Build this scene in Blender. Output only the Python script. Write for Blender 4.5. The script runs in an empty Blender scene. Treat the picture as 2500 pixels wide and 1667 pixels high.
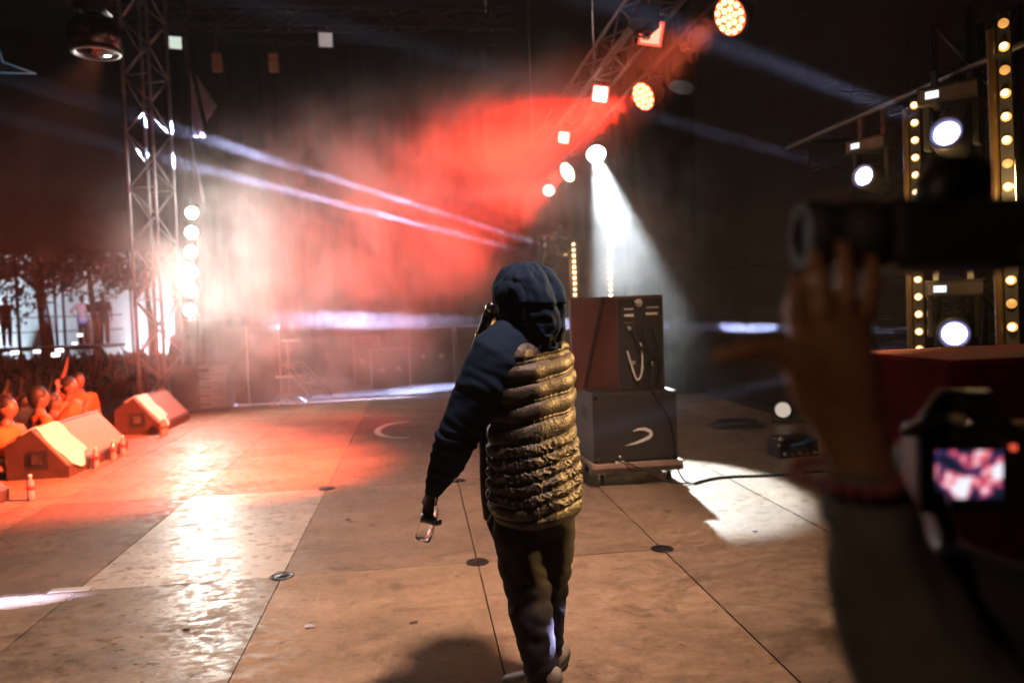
import bpy, bmesh, math, random
from mathutils import Vector, Matrix, noise
V = Vector
random.seed(7)
S = bpy.context.scene
COL = S.collection

# ------------------------------------------------------------------ camera, world, exposure
CAM = V((0, 0, 1.62)); LENS = 28.0; FPX = LENS/36*2500
yaw, pit, rol = math.radians(6.75), math.radians(2.35), math.radians(2.0)
FW = V((math.sin(yaw)*math.cos(pit), math.cos(yaw)*math.cos(pit), -math.sin(pit)))
R0 = V((math.cos(yaw), -math.sin(yaw), 0)); U0 = R0.cross(FW)
RT = R0*math.cos(rol) - U0*math.sin(rol); UP = R0*math.sin(rol) + U0*math.cos(rol)
cam = bpy.data.cameras.new('camera'); camo = bpy.data.objects.new('camera', cam); COL.objects.link(camo)
m = Matrix((RT, UP, -FW)).transposed().to_4x4(); m.translation = CAM; camo.matrix_world = m
cam.lens = LENS; cam.sensor_width = 36; cam.clip_start = .05; cam.clip_end = 400
cam.dof.use_dof = True; cam.dof.focus_distance = 3.3; cam.dof.aperture_fstop = 1.9; cam.dof.aperture_blades = 0
S.camera = camo

W = bpy.data.worlds.new('World'); S.world = W; W.use_nodes = True
nt = W.node_tree
sky = nt.nodes.new('ShaderNodeTexSky'); sky.sky_type = 'NISHITA'; sky.sun_disc = False
sky.sun_elevation = math.radians(-4); sky.sun_rotation = math.radians(200)
nt.links.new(sky.outputs[0], nt.nodes['Background'].inputs[0])
nt.nodes['Background'].inputs[1].default_value = 0.05

vs = S.view_settings; vs.view_transform = 'Standard'; vs.look = 'None'; vs.exposure = 0; vs.gamma = 1
cy = S.cycles
cy.use_denoising = True; cy.denoiser = 'OPENIMAGEDENOISE'
cy.use_adaptive_sampling = True; cy.adaptive_threshold = .12; cy.adaptive_min_samples = 16
cy.max_bounces = 4; cy.diffuse_bounces = 1; cy.glossy_bounces = 1; cy.transmission_bounces = 5; cy.volume_bounces = 1
cy.transparent_max_bounces = 6
cy.volume_step_rate = 2.5; cy.volume_max_steps = 32
cy.sample_clamp_indirect = 6; cy.caustics_reflective = False; cy.caustics_refractive = False

# a point of the place from where the photograph shows it and its distance / ground height / plane
def ray(x, y): return FW + RT*((x-1250)/FPX) - UP*((y-833.5)/FPX)
def at(x, y, d): return CAM + ray(x, y)*d
def ground(x, y, z=0): d = ray(x, y); return CAM + d*((z-CAM.z)/d.z)
def onY(x, y, Y): d = ray(x, y); return CAM + d*(Y/d.y)
def onX(x, y, X): d = ray(x, y); return CAM + d*(X/d.x)

# ------------------------------------------------------------------ helpers
class MB:
    def __init__(s): s.v = []; s.f = []; s.sm = []
    def add(s, vs, fs, smooth=False):
        b = len(s.v); s.v += [V(p) for p in vs]
        for f in fs: s.f.append(tuple(i+b for i in f)); s.sm.append(smooth)
        return s
    def box(s, a, b, M=None, bev=0):
        x0, y0, z0 = a; x1, y1, z1 = b
        if bev:
            bm = bmesh.new(); bmesh.ops.create_cube(bm, size=1)
            for v in bm.verts: v.co = V(((x0+x1)/2+v.co.x*(x1-x0), (y0+y1)/2+v.co.y*(y1-y0), (z0+z1)/2+v.co.z*(z1-z0)))
            bmesh.ops.bevel(bm, geom=bm.edges[:], offset=bev, segments=2, affect='EDGES', profile=.6)
            bm.verts.index_update()
            vv = [v.co.copy() for v in bm.verts]; ff = [[v.index for v in f.verts] for f in bm.faces]; bm.free()
        else:
            vv = [V((x, y, z)) for z in (z0, z1) for y in (y0, y1) for x in (x0, x1)]
            ff = [(0, 2, 3, 1), (4, 5, 7, 6), (0, 1, 5, 4), (2, 6, 7, 3), (0, 4, 6, 2), (1, 3, 7, 5)]
        if M is not None: vv = [M @ p for p in vv]
        return s.add(vv, ff)
    def prism(s, poly, ext):
        n = len(poly); e = V(ext); vv = [V(p) for p in poly] + [V(p)+e for p in poly]
        ff = [tuple(range(n-1, -1, -1)), tuple(range(n, 2*n))] + [(i, (i+1) % n, n+(i+1) % n, n+i) for i in range(n)]
        return s.add(vv, ff)
    def limb(s, pts, rad, n=12, side=None, caps=True, smooth=True):
        pts = [V(p) for p in pts]; rad = [r if isinstance(r, tuple) else (r, r) for r in rad]
        if caps:
            d0 = (pts[0]-pts[1]).normalized(); d1 = (pts[-1]-pts[-2]).normalized()
            a, b = min(rad[0]), min(rad[-1])
            P = []; Q = []
            for k in (.95, .6): P.append(pts[0]+d0*a*k); Q.append(tuple(q*math.sqrt(1-k*k) for q in rad[0]))
            P2 = []; Q2 = []
            for k in (.6, .95): P2.append(pts[-1]+d1*b*k); Q2.append(tuple(q*math.sqrt(1-k*k) for q in rad[-1]))
            pts = P+pts+P2; rad = Q+rad+Q2
        vv = []; ref = V(side) if side is not None else None
        prev = None
        for i, p in enumerate(pts):
            t = (pts[min(i+1, len(pts)-1)]-pts[max(i-1, 0)]).normalized()
            if ref is not None: sx = (ref - t*ref.dot(t)).normalized()
            elif prev is not None: sx = (prev - t*prev.dot(t)).normalized()
            else:
                q = V((1, 0, 0)) if abs(t.x) < .8 else V((0, 1, 0)); sx = (q - t*q.dot(t)).normalized()
            prev = sx; sy = t.cross(sx)
            for k in range(n):
                a = 2*math.pi*k/n; vv.append(p + sx*(rad[i][0]*math.cos(a)) + sy*(rad[i][1]*math.sin(a)))
        ff = []
        for i in range(len(pts)-1):
            for k in range(n):
                k2 = (k+1) % n; ff.append((i*n+k, i*n+k2, (i+1)*n+k2, (i+1)*n+k))
        ff.append(tuple(range(n-1, -1, -1))); L = (len(pts)-1)*n; ff.append(tuple(L+k for k in range(n)))
        return s.add(vv, ff, smooth)
    def tube(s, a, b, r, n=8): return s.limb([a, b], [r, r], n, caps=False)
    def disc(s, c, nrm, r, h, n=20):
        nrm = V(nrm).normalized(); return s.limb([V(c), V(c)+nrm*h], [r, r], n, caps=False, smooth=False)
    def lathe(s, c, axis, prof, n=24, smooth=True):   # prof: (distance along axis, radius)
        c = V(c); a = V(axis).normalized()
        return s.limb_raw([c+a*h for h, r in prof], [r for h, r in prof], a, n, smooth)
    def limb_raw(s, pts, rad, a, n, smooth):
        q = V((0, 0, 1)) if abs(a.z) < .9 else V((1, 0, 0)); sx = (q-a*q.dot(a)).normalized(); sy = a.cross(sx)
        vv = [p+sx*(max(r, 1e-4)*math.cos(2*math.pi*k/n))+sy*(max(r, 1e-4)*math.sin(2*math.pi*k/n)) for p, r in zip(pts, rad) for k in range(n)]
        ff = [(i*n+k, i*n+(k+1) % n, (i+1)*n+(k+1) % n, (i+1)*n+k) for i in range(len(pts)-1) for k in range(n)]
        ff.append(tuple(range(n-1, -1, -1))); L = (len(pts)-1)*n; ff.append(tuple(L+k for k in range(n)))
        return s.add(vv, ff, smooth)
    def ball(s, c, r, n=12, sc=(1, 1, 1), M=None):
        c = V(c); vv = []; ff = []; h = n//2+2
        for i in range(h+1):
            t = math.pi*i/h
            for k in range(n):
                a = 2*math.pi*k/n
                q = V((r*sc[0]*math.sin(t)*math.cos(a), r*sc[1]*math.sin(t)*math.sin(a), r*sc[2]*math.cos(t)))
                vv.append(c + ((M @ q) if M is not None else q))
        for i in range(h):
            for k in range(n): ff.append((i*n+k, (i+1)*n+k, (i+1)*n+(k+1) % n, i*n+(k+1) % n))
        return s.add(vv, ff, True)
    def mesh(s, name, org=V((0, 0, 0))):
        me = bpy.data.meshes.new(name); me.from_pydata([tuple(p-org) for p in s.v], [], s.f)
        me.polygons.foreach_set('use_smooth', s.sm); me.update(); return me
    def build(s, name, mat, parent=None):
        org = V((0, 0, 0)); q = parent
        while q is not None: org += q.location; q = q.parent
        return obj(name, s.mesh(name, org), mat, parent)

def obj(name, me, mat, parent=None):
    if mat is not None:
        me.materials.clear(); me.materials.append(mat)
    o = bpy.data.objects.new(name, me); COL.objects.link(o)
    if parent is not None: o.parent = parent
    return o
def tag(o, label, cat, group=None):
    o['label'] = label; o['category'] = cat
    if group: o['group'] = group
    return o
def thing(name, label, cat, loc, group=None):
    o = bpy.data.objects.new(name, None); COL.objects.link(o); o.location = loc; o.empty_display_size = .1
    return tag(o, label, cat, group)
def kind(o, k): o['kind'] = k; return o
def copy_tree(o, parent=None):
    c = o.copy(); COL.objects.link(c); c.parent = parent
    for ch in o.children: copy_tree(ch, c)
    return c
def remesh(mb, voxel, smooth=4, name='m'):
    me = mb.mesh(name); o = bpy.data.objects.new(name, me); COL.objects.link(o)
    r = o.modifiers.new('r', 'REMESH'); r.mode = 'VOXEL'; r.voxel_size = voxel; r.use_smooth_shade = True
    if smooth:
        q = o.modifiers.new('s', 'SMOOTH'); q.iterations = smooth; q.factor = .5
    dg = bpy.context.evaluated_depsgraph_get(); me2 = bpy.data.meshes.new_from_object(o.evaluated_get(dg))
    bpy.data.objects.remove(o); bpy.data.meshes.remove(me); me2.name = name; return me2
def shift(me, org):
    for v in me.vertices: v.co -= org
    return me

# ------------------------------------------------------------------ materials
def mat(name, c, rough=.5, metal=0, noise_s=0, noise_amt=.3, bump=0, bump_s=40, spec=.5, emit=None, estr=0, trans=0, sheen=0, coat=0):
    m_ = bpy.data.materials.new(name); m_.use_nodes = True; nt = m_.node_tree; b = nt.nodes['Principled BSDF']
    b.inputs['Base Color'].default_value = (*c, 1); b.inputs['Roughness'].default_value = rough
    b.inputs['Metallic'].default_value = metal; b.inputs['Specular IOR Level'].default_value = spec
    b.inputs['Transmission Weight'].default_value = trans; b.inputs['Sheen Weight'].default_value = sheen
    b.inputs['Coat Weight'].default_value = coat
    if emit:
        b.inputs['Emission Color'].default_value = (*emit, 1); b.inputs['Emission Strength'].default_value = estr
    tc = nt.nodes.new('ShaderNodeTexCoord')
    if noise_s:
        n = nt.nodes.new('ShaderNodeTexNoise'); n.inputs['Scale'].default_value = noise_s; n.inputs['Detail'].default_value = 6
        r = nt.nodes.new('ShaderNodeMapRange'); r.inputs[1].default_value = .3; r.inputs[2].default_value = .7
        r.inputs[3].default_value = 1-noise_amt; r.inputs[4].default_value = 1+noise_amt
        mx = nt.nodes.new('ShaderNodeMix'); mx.data_type = 'RGBA'; mx.blend_type = 'MULTIPLY'; mx.inputs[0].default_value = 1
        mx.inputs[6].default_value = (*c, 1)
        nt.links.new(tc.outputs['Object'], n.inputs['Vector']); nt.links.new(n.outputs[0], r.inputs[0])
        nt.links.new(r.outputs[0], mx.inputs[7]); nt.links.new(mx.outputs[2], b.inputs['Base Color'])
        rr = nt.nodes.new('ShaderNodeMapRange'); rr.inputs[3].default_value = max(0, rough-.12); rr.inputs[4].default_value = min(1, rough+.12)
        nt.links.new(n.outputs[0], rr.inputs[0]); nt.links.new(rr.outputs[0], b.inputs['Roughness'])
    if bump:
        n2 = nt.nodes.new('ShaderNodeTexNoise'); n2.inputs['Scale'].default_value = bump_s; n2.inputs['Detail'].default_value = 4
        bp = nt.nodes.new('ShaderNodeBump'); bp.inputs['Strength'].default_value = bump; bp.inputs['Distance'].default_value = .01
        nt.links.new(tc.outputs['Object'], n2.inputs['Vector']); nt.links.new(n2.outputs[0], bp.inputs['Height']); nt.links.new(bp.outputs[0], b.inputs['Normal'])
    return m_
def glow(name, c, s, sample=False):
    m_ = bpy.data.materials.new(name); m_.use_nodes = True; nt = m_.node_tree; b = nt.nodes['Principled BSDF']
    b.inputs['Base Color'].default_value = (.2, .2, .2, 1)
    b.inputs['Emission Color'].default_value = (*c, 1); b.inputs['Emission Strength'].default_value = s
    if not sample: m_.cycles.emission_sampling = 'NONE'
    return m_
M = {}
M['black_metal'] = mat('black_metal', (.012, .012, .013), .45, .3, 9, .3)
M['truss_black'] = mat('truss_black', (.03, .03, .032), .4, .6, 9, .3)
M['alu'] = mat('aluminium', (.55, .52, .52), .4, .35, 12, .2)
M['alu_dark'] = mat('dark_aluminium', (.13, .12, .12), .4, .3, 12, .3)  # aluminium in a darker tone for the overhead truss
M['steel'] = mat('steel', (.5, .5, .5), .3, 1, 12, .2)
M['tolex'] = mat('tolex', (.022, .017, .015), .55, 0, 30, .25, .5, 300)
M['wood_box'] = mat('painted_plywood', (.055, .032, .026), .5, 0, 8, .25, .3, 200)
M['grille'] = mat('grille', (.02, .017, .016), .6, 0, 60, .3, .6, 500)
M['rubber'] = mat('rubber', (.01, .01, .01), .7)
M['cable'] = mat('cable', (.008, .008, .009), .45)
M['white_paint'] = mat('white_paint', (.75, .74, .72), .4)
M['drape'] = mat('drape', (.003, .003, .0035), .95, 0, 3, .3, spec=.02)
M['scrim'] = mat('scrim', (.007, .0066, .006), .95, 0, 2, .3, spec=.02)
M['earth'] = mat('earth', (.05, .045, .035), .95, 0, 2, .4)
M['head_grey'] = mat('head_grey', (.07, .07, .073), .4, .1, 9, .3)
M['skin_light'] = mat('skin_warm', (.19, .092, .055), .45, 0, 14, .2, .2, 120)
M['skin'] = mat('skin', (.10, .048, .028), .45, 0, 14, .2, .2, 120)
M['skin_pale'] = mat('skin_pale', (.36, .2, .14), .5, 0, 14, .15)
M['fleece'] = mat('fleece', (.009, .022, .052), .9, 0, 0, 0, .12, 500, spec=.12)
M['jogger'] = mat('jogger', (.014, .013, .017), .8, 0, 30, .25, .4, 400, spec=.2, sheen=.02)
M['hair'] = mat('hair', (.01, .008, .007), .6)
M['towel'] = mat('towel', (.8, .78, .72), .9, 0, 20, .08, .6, 180)
M['orange_vest'] = mat('orange_vest', (.5, .12, .02), .7, 0, 8, .15)
M['reflective'] = mat('reflective_band', (.6, .65, .2), .4)
M['red_cloth'] = mat('red_cloth', (.055, .002, .002), .95, 0, 12, .3, spec=.05)
M['grey_sleeve'] = mat('grey_sleeve', (.075, .07, .066), .9, 0, 30, .2, .4, 300)
M['dark_cloth'] = mat('dark_cloth', (.012, .012, .016), .85, 0, 20, .3)
M['bark'] = mat('bark', (.05, .04, .032), .9, 0, 10, .35, .8, 30)
M['leaf'] = mat('leaf', (.03, .05, .032), .6, 0, 1.5, .4)
M['tent'] = mat('tent_fabric', (.8, .82, .85), .8, 0, .6, .12)
M['flag'] = mat('grey_fabric', (.4, .33, .35), .9, 0, 3, .2)
M['pet'] = mat('clear_plastic', (.95, .97, 1), .04, trans=1.0)
M['cap_red'] = mat('cap_red', (.5, .03, .03), .4)
M['tape'] = mat('tape', (.5, .45, .42), .5)
M['bottle_label'] = mat('bottle_label', (.55, .06, .05), .5)
M['blue_plastic'] = mat('blue_plastic', (.01, .12, .3), .4)
M['gold'] = mat('gold', (.6, .4, .12), .25, 1)
M['hose'] = mat('ribbed_hose', (.10, .06, .02), .3)
M['batten_grey'] = mat('batten_grey', (.035, .033, .032), .5, 0, 10, .2)
M['side_lit_wood'] = mat('cabinet_side_lit', (.085, .042, .034), .5, 0, 8, .2, .3, 200)  # lighter plywood copy; reddish light on the side is put into its colour
M['lens_glass'] = mat('lens_glass', (.02, .02, .03), .05, coat=1)
M['spk_purple'] = mat('speaker_grey', (.16, .13, .15), .5, 0, 10, .2)
for n_, c_ in dict(shirt_black=(.015, .015, .018), shirt_grey=(.1, .1, .11), shirt_red=(.22, .02, .02), shirt_white=(.5, .48, .46), shirt_blue=(.03, .05, .14), shirt_brown=(.12, .06, .04), denim=(.03, .04, .08)).items():
    M[n_] = mat(n_, c_, .85, 0, 15, .2)
M['g_white'] = glow('lamp_white', (.86, .94, 1), 14)
M['g_warm'] = glow('lamp_warm_white', (1, .93, .82), 13)
M['g_amber'] = glow('lamp_amber', (1, .42, .08), 1.5)
M['g_bulb'] = glow('lamp_bulb', (1, .8, .5), 7)
M['g_amber_soft'] = glow('lamp_amber_soft', (1, .42, .08), .8)
M['g_red'] = glow('lamp_red', (1, .05, .03), 3.0)
M['g_redhot'] = glow('lamp_red_core', (1, .42, .12), 8)
M['g_blinder'] = glow('lamp_blinder', (1, .85, .6), 10)
M['g_pink'] = glow('lamp_pink', (1, .3, .2), 2.2)
M['g_violet'] = glow('lamp_violet', (.55, .55, 1), 12)
M['g_violet_rim'] = glow('lamp_violet_rim', (.2, .18, .6), .25)
M['g_display'] = glow('display', (.8, .9, 1), 1.4)
M['g_phone'] = glow('phone_screen', (.9, .97, 1), 3)
M['g_blue'] = glow('neon_blue', (.1, .35, .55), .22)

# plywood deck: tint and gloss come from each panel's own object colour
def deck_material():
    m_ = bpy.data.materials.new('deck_plywood'); m_.use_nodes = True; nt = m_.node_tree; N = nt.nodes; L = nt.links; b = N['Principled BSDF']
    oi = N.new('ShaderNodeObjectInfo'); tc = N.new('ShaderNodeTexCoord'); geo = N.new('ShaderNodeNewGeometry')
    mp = N.new('ShaderNodeMapping'); mp.inputs['Scale'].default_value = (1.1, 1.9, 1)
    L.new(geo.outputs['Position'], mp.inputs['Vector'])
    def nz(s, d, rough=.6, vec=mp.outputs[0], dist=0):
        n = N.new('ShaderNodeTexNoise'); n.inputs['Scale'].default_value = s; n.inputs['Detail'].default_value = d; n.inputs['Roughness'].default_value = rough
        n.inputs['Distortion'].default_value = dist; L.new(vec, n.inputs['Vector']); return n.outputs[0]
    def mr(i, a, b_, c, d):
        r = N.new('ShaderNodeMapRange'); r.inputs[1].default_value = a; r.inputs[2].default_value = b_; r.inputs[3].default_value = c; r.inputs[4].default_value = d; L.new(i, r.inputs[0]); return r.outputs[0]
    def mul(a, c):
        x = N.new('ShaderNodeMix'); x.data_type = 'RGBA'; x.blend_type = 'MULTIPLY'; x.inputs[0].default_value = 1; L.new(a, x.inputs[6]); L.new(c, x.inputs[7]); return x.outputs[2]
    def mth(op, a, c):
        x = N.new('ShaderNodeMath'); x.operation = op
        for k, q in enumerate((a, c)):
            if isinstance(q, (int, float)): x.inputs[k].default_value = q
            else: L.new(q, x.inputs[k])
        return x.outputs[0]
    big = nz(1.1, 5); grain = nz(7, 8, .7, dist=.4); spots = nz(9, 3, .55, geo.outputs['Position'])
    # dark scuffs and dirt spots
    c = mul(oi.outputs['Color'], mr(big, .3, .7, .72, 1.2)); c = mul(c, mr(grain, .3, .72, .8, 1.14)); c = mul(c, mr(nz(26, 6, .75, geo.outputs['Position']), .32, .68, .8, 1.16)); c = mul(c, mr(spots, .27, .36, .45, 1))
    st = nz(2.3, 6, .7, geo.outputs['Position'], 1.2); c = mul(c, mr(st, .32, .46, .62, 1))            # stains
    vs_ = N.new('ShaderNodeTexVoronoi'); vs_.inputs['Scale'].default_value = 26; L.new(geo.outputs['Position'], vs_.inputs['Vector'])
    spk = mth('MULTIPLY', mr(vs_.outputs['Distance'], .05, .12, .6, 0), mr(nz(3, 2, .5, geo.outputs['Position']), .5, .62, 0, 1)); c = mul(c, mr(spk, 0, 1, 1, .2))   # dirt specks
    mp2 = N.new('ShaderNodeMapping'); mp2.inputs['Scale'].default_value = (.8, 30, 1); mp2.inputs['Rotation'].default_value = (0, 0, .5); L.new(geo.outputs['Position'], mp2.inputs['Vector'])
    mp3 = N.new('ShaderNodeMapping'); mp3.inputs['Scale'].default_value = (34, .9, 1); mp3.inputs['Rotation'].default_value = (0, 0, -.25); L.new(geo.outputs['Position'], mp3.inputs['Vector'])
    scr = mth('MAXIMUM', mr(nz(2, 2, .5, mp2.outputs[0]), .69, .75, 0, 1), mr(nz(2, 2, .5, mp3.outputs[0]), .70, .76, 0, 1)); c = mul(c, mr(scr, 0, 1, 1, 1.5))      # scratches
    L.new(c, b.inputs['Base Color'])
    # scratches: thin pale lines
    vo = N.new('ShaderNodeTexVoronoi'); vo.feature = 'DISTANCE_TO_EDGE'; vo.inputs['Scale'].default_value = 1.6
    L.new(geo.outputs['Position'], vo.inputs['Vector'])
    worn = mth('ADD', mr(grain, .4, .62, -.14, .2), mr(nz(14, 5, .7, geo.outputs['Position']), .4, .6, -.1, .14))
    rough = mth('ADD', oi.outputs['Alpha'], worn); rough = mth('ADD', rough, mr(big, .3, .7, .1, -.08))
    rough = mth('MAXIMUM', rough, .14); rough = mth('MINIMUM', rough, .85)
    L.new(rough, b.inputs['Roughness'])
    bp = N.new('ShaderNodeBump'); bp.inputs['Strength'].default_value = .22; bp.inputs['Distance'].default_value = .004; b.inputs['Specular IOR Level'].default_value = .36
    L.new(mth('ADD', grain, nz(22, 5)), bp.inputs['Height']); L.new(bp.outputs[0], b.inputs['Normal'])
    return m_
M['deck'] = deck_material()

def volume(name, build, col=(.92, .92, .92), aniso=.2):
    m_ = bpy.data.materials.new(name); m_.use_nodes = True; nt = m_.node_tree; nt.nodes.clear()
    out = nt.nodes.new('ShaderNodeOutputMaterial'); v = nt.nodes.new('ShaderNodeVolumePrincipled')
    v.inputs['Color'].default_value = (*col, 1); v.inputs['Anisotropy'].default_value = aniso
    nt.links.new(v.outputs[0], out.inputs['Volume']); build(nt, v); return m_

def spot(parent, loc, tgt, P, ang, c, blend=.15, rad=.05):
    l = bpy.data.lights.new('lamp_light', 'SPOT'); l.energy = P; l.spot_size = math.radians(ang); l.spot_blend = blend; l.color = c; l.shadow_soft_size = rad
    o = bpy.data.objects.new('lamp_light', l); COL.objects.link(o)
    q = (V(tgt)-V(loc)).to_track_quat('-Z', 'Y'); o.rotation_euler = q.to_euler()
    o.parent = parent; o.location = V(loc)-parent.location if parent else V(loc); return o

# ------------------------------------------------------------------ the setting
ground_o = kind(MB().box((-90, -30, -1.9), (40, 80, -1.5)).build('ground', M['earth']), 'structure')
deck = kind(MB().box((-4.45, -3.2, -1.498), (6.2, 21.8, -.03)).box((-6.4, 14.9, -1.498), (-4.451, 21.8, -.03)).build('stage_floor', M['black_metal']), 'structure')
XL = [-.9+1.225*k for k in range(-3, 6)]; YL = [5.06+2.5*k for k in range(-3, 7)]
PM = MB().box((.004, .004, -.026), (1.221, 2.496, 0)).mesh('deck_panel')
for i, x in enumerate(XL[:-1]):
    for j, y in enumerate(YL[:-1]):
        o = obj('deck_panel', PM, M['deck'] if not PM.materials else None, deck)
        o.location = (x, y, random.uniform(-.0012, .0012))
        t = random.uniform(.82, 1.12); w = random.uniform(-.02, .03)
        o.color = (.26*t+w, .185*t+w*.5, .125*t, random.uniform(.42, .56))
        if i == 2 and j == 3: o.color = (.42, .36, .30, .36)      # the pale worn panel
        if i == 2 and j == 2: o.color = (.20, .15, .105, .40)
        if i == 1 and j == 3: o.color = (.20, .13, .09, .5)
CP = MB().lathe((0, 0, 0), (0, 0, 1), [(0, .075), (.004, .075), (.005, .066), (.003, .062), (.003, .03), (.005, .028), (.005, 0)], 24).mesh('deck_cap')
for (i, j) in ((3, 3), (4, 3), (5, 3), (3, 4), (4, 4), (5, 2)):
    o = obj('deck_cap', CP, M['black_metal'] if not CP.materials else None, deck); o.location = (XL[i], YL[j], .0015)
t_ = ground(172, 1440); MB().box((t_.x-.12, t_.y-.045, .002), (t_.x+.12, t_.y+.045, .004)).build('floor_tape', M['tape'], deck)
a0 = ground(1045, 1045); arc = MB(); pts = [(a0.x-.30+.36*math.cos(a)*1.1, a0.y+.75*math.sin(a), .003) for a in [math.radians(90+q*9) for q in range(0, 22)]]
for p, q in zip(pts, pts[1:]):
    d = (V(q)-V(p)).normalized(); n = V((-d.y, d.x, 0))*.045; arc.add([V(p)-n, V(q)-n, V(q)+n, V(p)+n], [(0, 1, 2, 3)])
arc.build('painted_arc', M['white_paint'], deck)

roof = kind(MB().box((-6.4, -4.2, 8.6), (6.4, 22.2, 8.8)).build('roof', M['drape']), 'structure')
def drape(name, label, a, b, z0, z1, amp=.05, per=.35, m='drape', n=None):
    a, b = V((*a, 0)), V((*b, 0)); L = (b-a).length; d = (b-a)/L; nn = V((-d.y, d.x, 0)); n = n or int(L/per*6)
    mb = MB(); vv = []; rows = 6
    for s_ in (0, 1):
        for i in range(n+1):
            for k in range(rows+1):
                u = i/n*L; o = amp*math.sin(u/per*2*math.pi+1.3*math.sin(u*.9))*(1-.4*k/rows)+.012*s_
                vv.append(a+d*u+nn*o+V((0, 0, z0+(z1-z0)*k/rows)))
    ff = []; B = (n+1)*(rows+1)
    for i in range(n):
        for k in range(rows):
            p = i*(rows+1)+k; q = p+rows+1; ff += [(p, q, q+1, p+1), (B+p, B+p+1, B+q+1, B+q)]
    mb.add(vv, ff, True); o = mb.build(name, M[m]); return tag(o, label, 'drape')
drape('black_drape', 'wide black drape closing the far wing behind the flight cases', (-6.15, 21.2), (6.1, 21.2), 0, 8.55)
drape('black_drape', 'narrow black drape hanging at the far end of the dark screen wall', (4.3, 13.9), (5.6, 13.5), 0, 8.5, .06, .3)
drape('black_drape', 'black drape closing the wing behind the cameraman', (-4.4, -3.0), (6.1, -3.0), 0, 8.55)
sc = MB().box((-45, 21.5, 3.42), (-5.2, 21.56, 9)).build('scrim', M['scrim']); tag(sc, 'large black scrim hanging above the crowd, trees showing below it', 'scrim')
# dark led screen wall along the right
lw = thing('led_wall', 'tall dark mesh screen wall behind the moving heads', 'screen wall', (4.9, 5, 0))
def mesh_mat():
    m_ = mat('led_mesh', (.028, .025, .025), .7, spec=.1); nt = m_.node_tree; b = nt.nodes['Principled BSDF']
    tc = nt.nodes.new('ShaderNodeTexCoord'); ws = []
    for ax in ('Y', 'Z'):
        w = nt.nodes.new('ShaderNodeTexWave'); w.bands_direction = ax; w.inputs['Scale'].default_value = 9; nt.links.new(tc.outputs['Object'], w.inputs['Vector']); ws.append(w)
    mx = nt.nodes.new('ShaderNodeMath'); mx.operation = 'MULTIPLY'; nt.links.new(ws[0].outputs[1], mx.inputs[0]); nt.links.new(ws[1].outputs[1], mx.inputs[1])
    r = nt.nodes.new('ShaderNodeValToRGB'); r.color_ramp.elements[0].color = (.004, .0035, .0037, 1); r.color_ramp.elements[1].color = (.02, .017, .018, 1)
    nt.links.new(mx.outputs[0], r.inputs[0]); nt.links.new(r.outputs[0], b.inputs['Base Color'])
    bp = nt.nodes.new('ShaderNodeBump'); bp.inputs['Distance'].default_value = .01; nt.links.new(mx.outputs[0], bp.inputs['Height']); nt.links.new(bp.outputs[0], b.inputs['Normal'])
    return m_
M['led_mesh'] = mesh_mat()
PL = MB().box((0, .003, .003), (.08, .997, .997)).mesh('screen_panel')
for iy in range(-2, 13):
    for iz in range(7):
        o = obj('screen_panel', PL, M['led_mesh'] if not PL.materials else None, lw); o.location = (4.88-4.9, iy+.4-5, .12+iz)
MB().box((4.97, -1.6, 0), (5.03, 13.4, 7.2)).build('backing_frame', M['black_metal'], lw)
# audience side: pale marquee wall behind the trees
tw = MB(); n = 40
for i in range(n):
    x0, x1 = -48+i*1.2, -48+(i+1)*1.2; tw.prism([(x0, 46+.12*(i % 2), -1.5), (x1, 46+.12*((i+1) % 2), -1.5), (x1, 46.5, -1.5), (x0, 46.5, -1.5)], (0, 0, 8.2))
tag(tw.build('marquee_wall', M['tent']), 'long pale floodlit marquee wall behind the trees and crowd', 'marquee')

# ------------------------------------------------------------------ trusses
def truss(root, p0, p1, w, bays, rt, rb, m, side=None):
    p0, p1 = V(p0), V(p1); ax = (p1-p0).normalized(); L = (p1-p0).length
    q = V(side) if side is not None else (V((1, 0, 0)) if abs(ax.x) < .8 else V((0, 1, 0)))
    sx = (q-ax*q.dot(ax)).normalized(); sy = ax.cross(sx); h = w/2
    cs = [(-h, -h), (h, -h), (h, h), (-h, h)]
    O = [p0+sx*a+sy*b for a, b in cs]
    for o in O: MB().tube(o, o+ax*L, rt, 10).build('chord', m, root)
    bl = L/bays; base = MB().tube((0, 0, 0), (0, 0, 1), rb, 6).mesh('brace'); base.materials.append(m)
    def put(a, b):
        d = b-a; o = obj('brace', base, None, root); o.rotation_euler = d.to_track_quat('Z', 'Y').to_euler(); o.scale = (1, 1, d.length); o.location = a-root.location
    for k in range(bays):
        for f in range(4):
            A, B = O[f], O[(f+1) % 4]
            if (k+f) % 2: A, B = B, A
            put(A+ax*bl*k, B+ax*bl*(k+1))
            if k % 4 == 0 and f % 2 == 0: put(O[f]+ax*bl*k, O[(f+1) % 4]+ax*bl*k)
tr = thing('truss_tower', 'tall aluminium box truss tower at the stage front corner', 'truss tower', (-4.72, 15.35, 0))
truss(tr, (-4.72, 15.35, 0), (-4.72, 15.35, 8.55), .54, 17, .032, .015, M['alu'], (1, -.35, 0))
MB().box((-5.11, 14.96, 0), (-4.41, 15.74, .025)).build('base_plate', M['steel'], tr)
tr = thing('overhead_truss', 'overhead truss carrying the red lamps and square blinders', 'truss', (2.45, 3.4, 4.55))
truss(tr, (2.45, 3.4, 4.62), (2.45, 17.5, 4.62), .32, 28, .025, .012, M['alu_dark'], (1, 0, 0))
MB().tube((2.66, 4.2, 4.2), (2.66, 17.2, 4.2), .022, 8).build('lamp_bar', M['truss_black'], tr)
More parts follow.
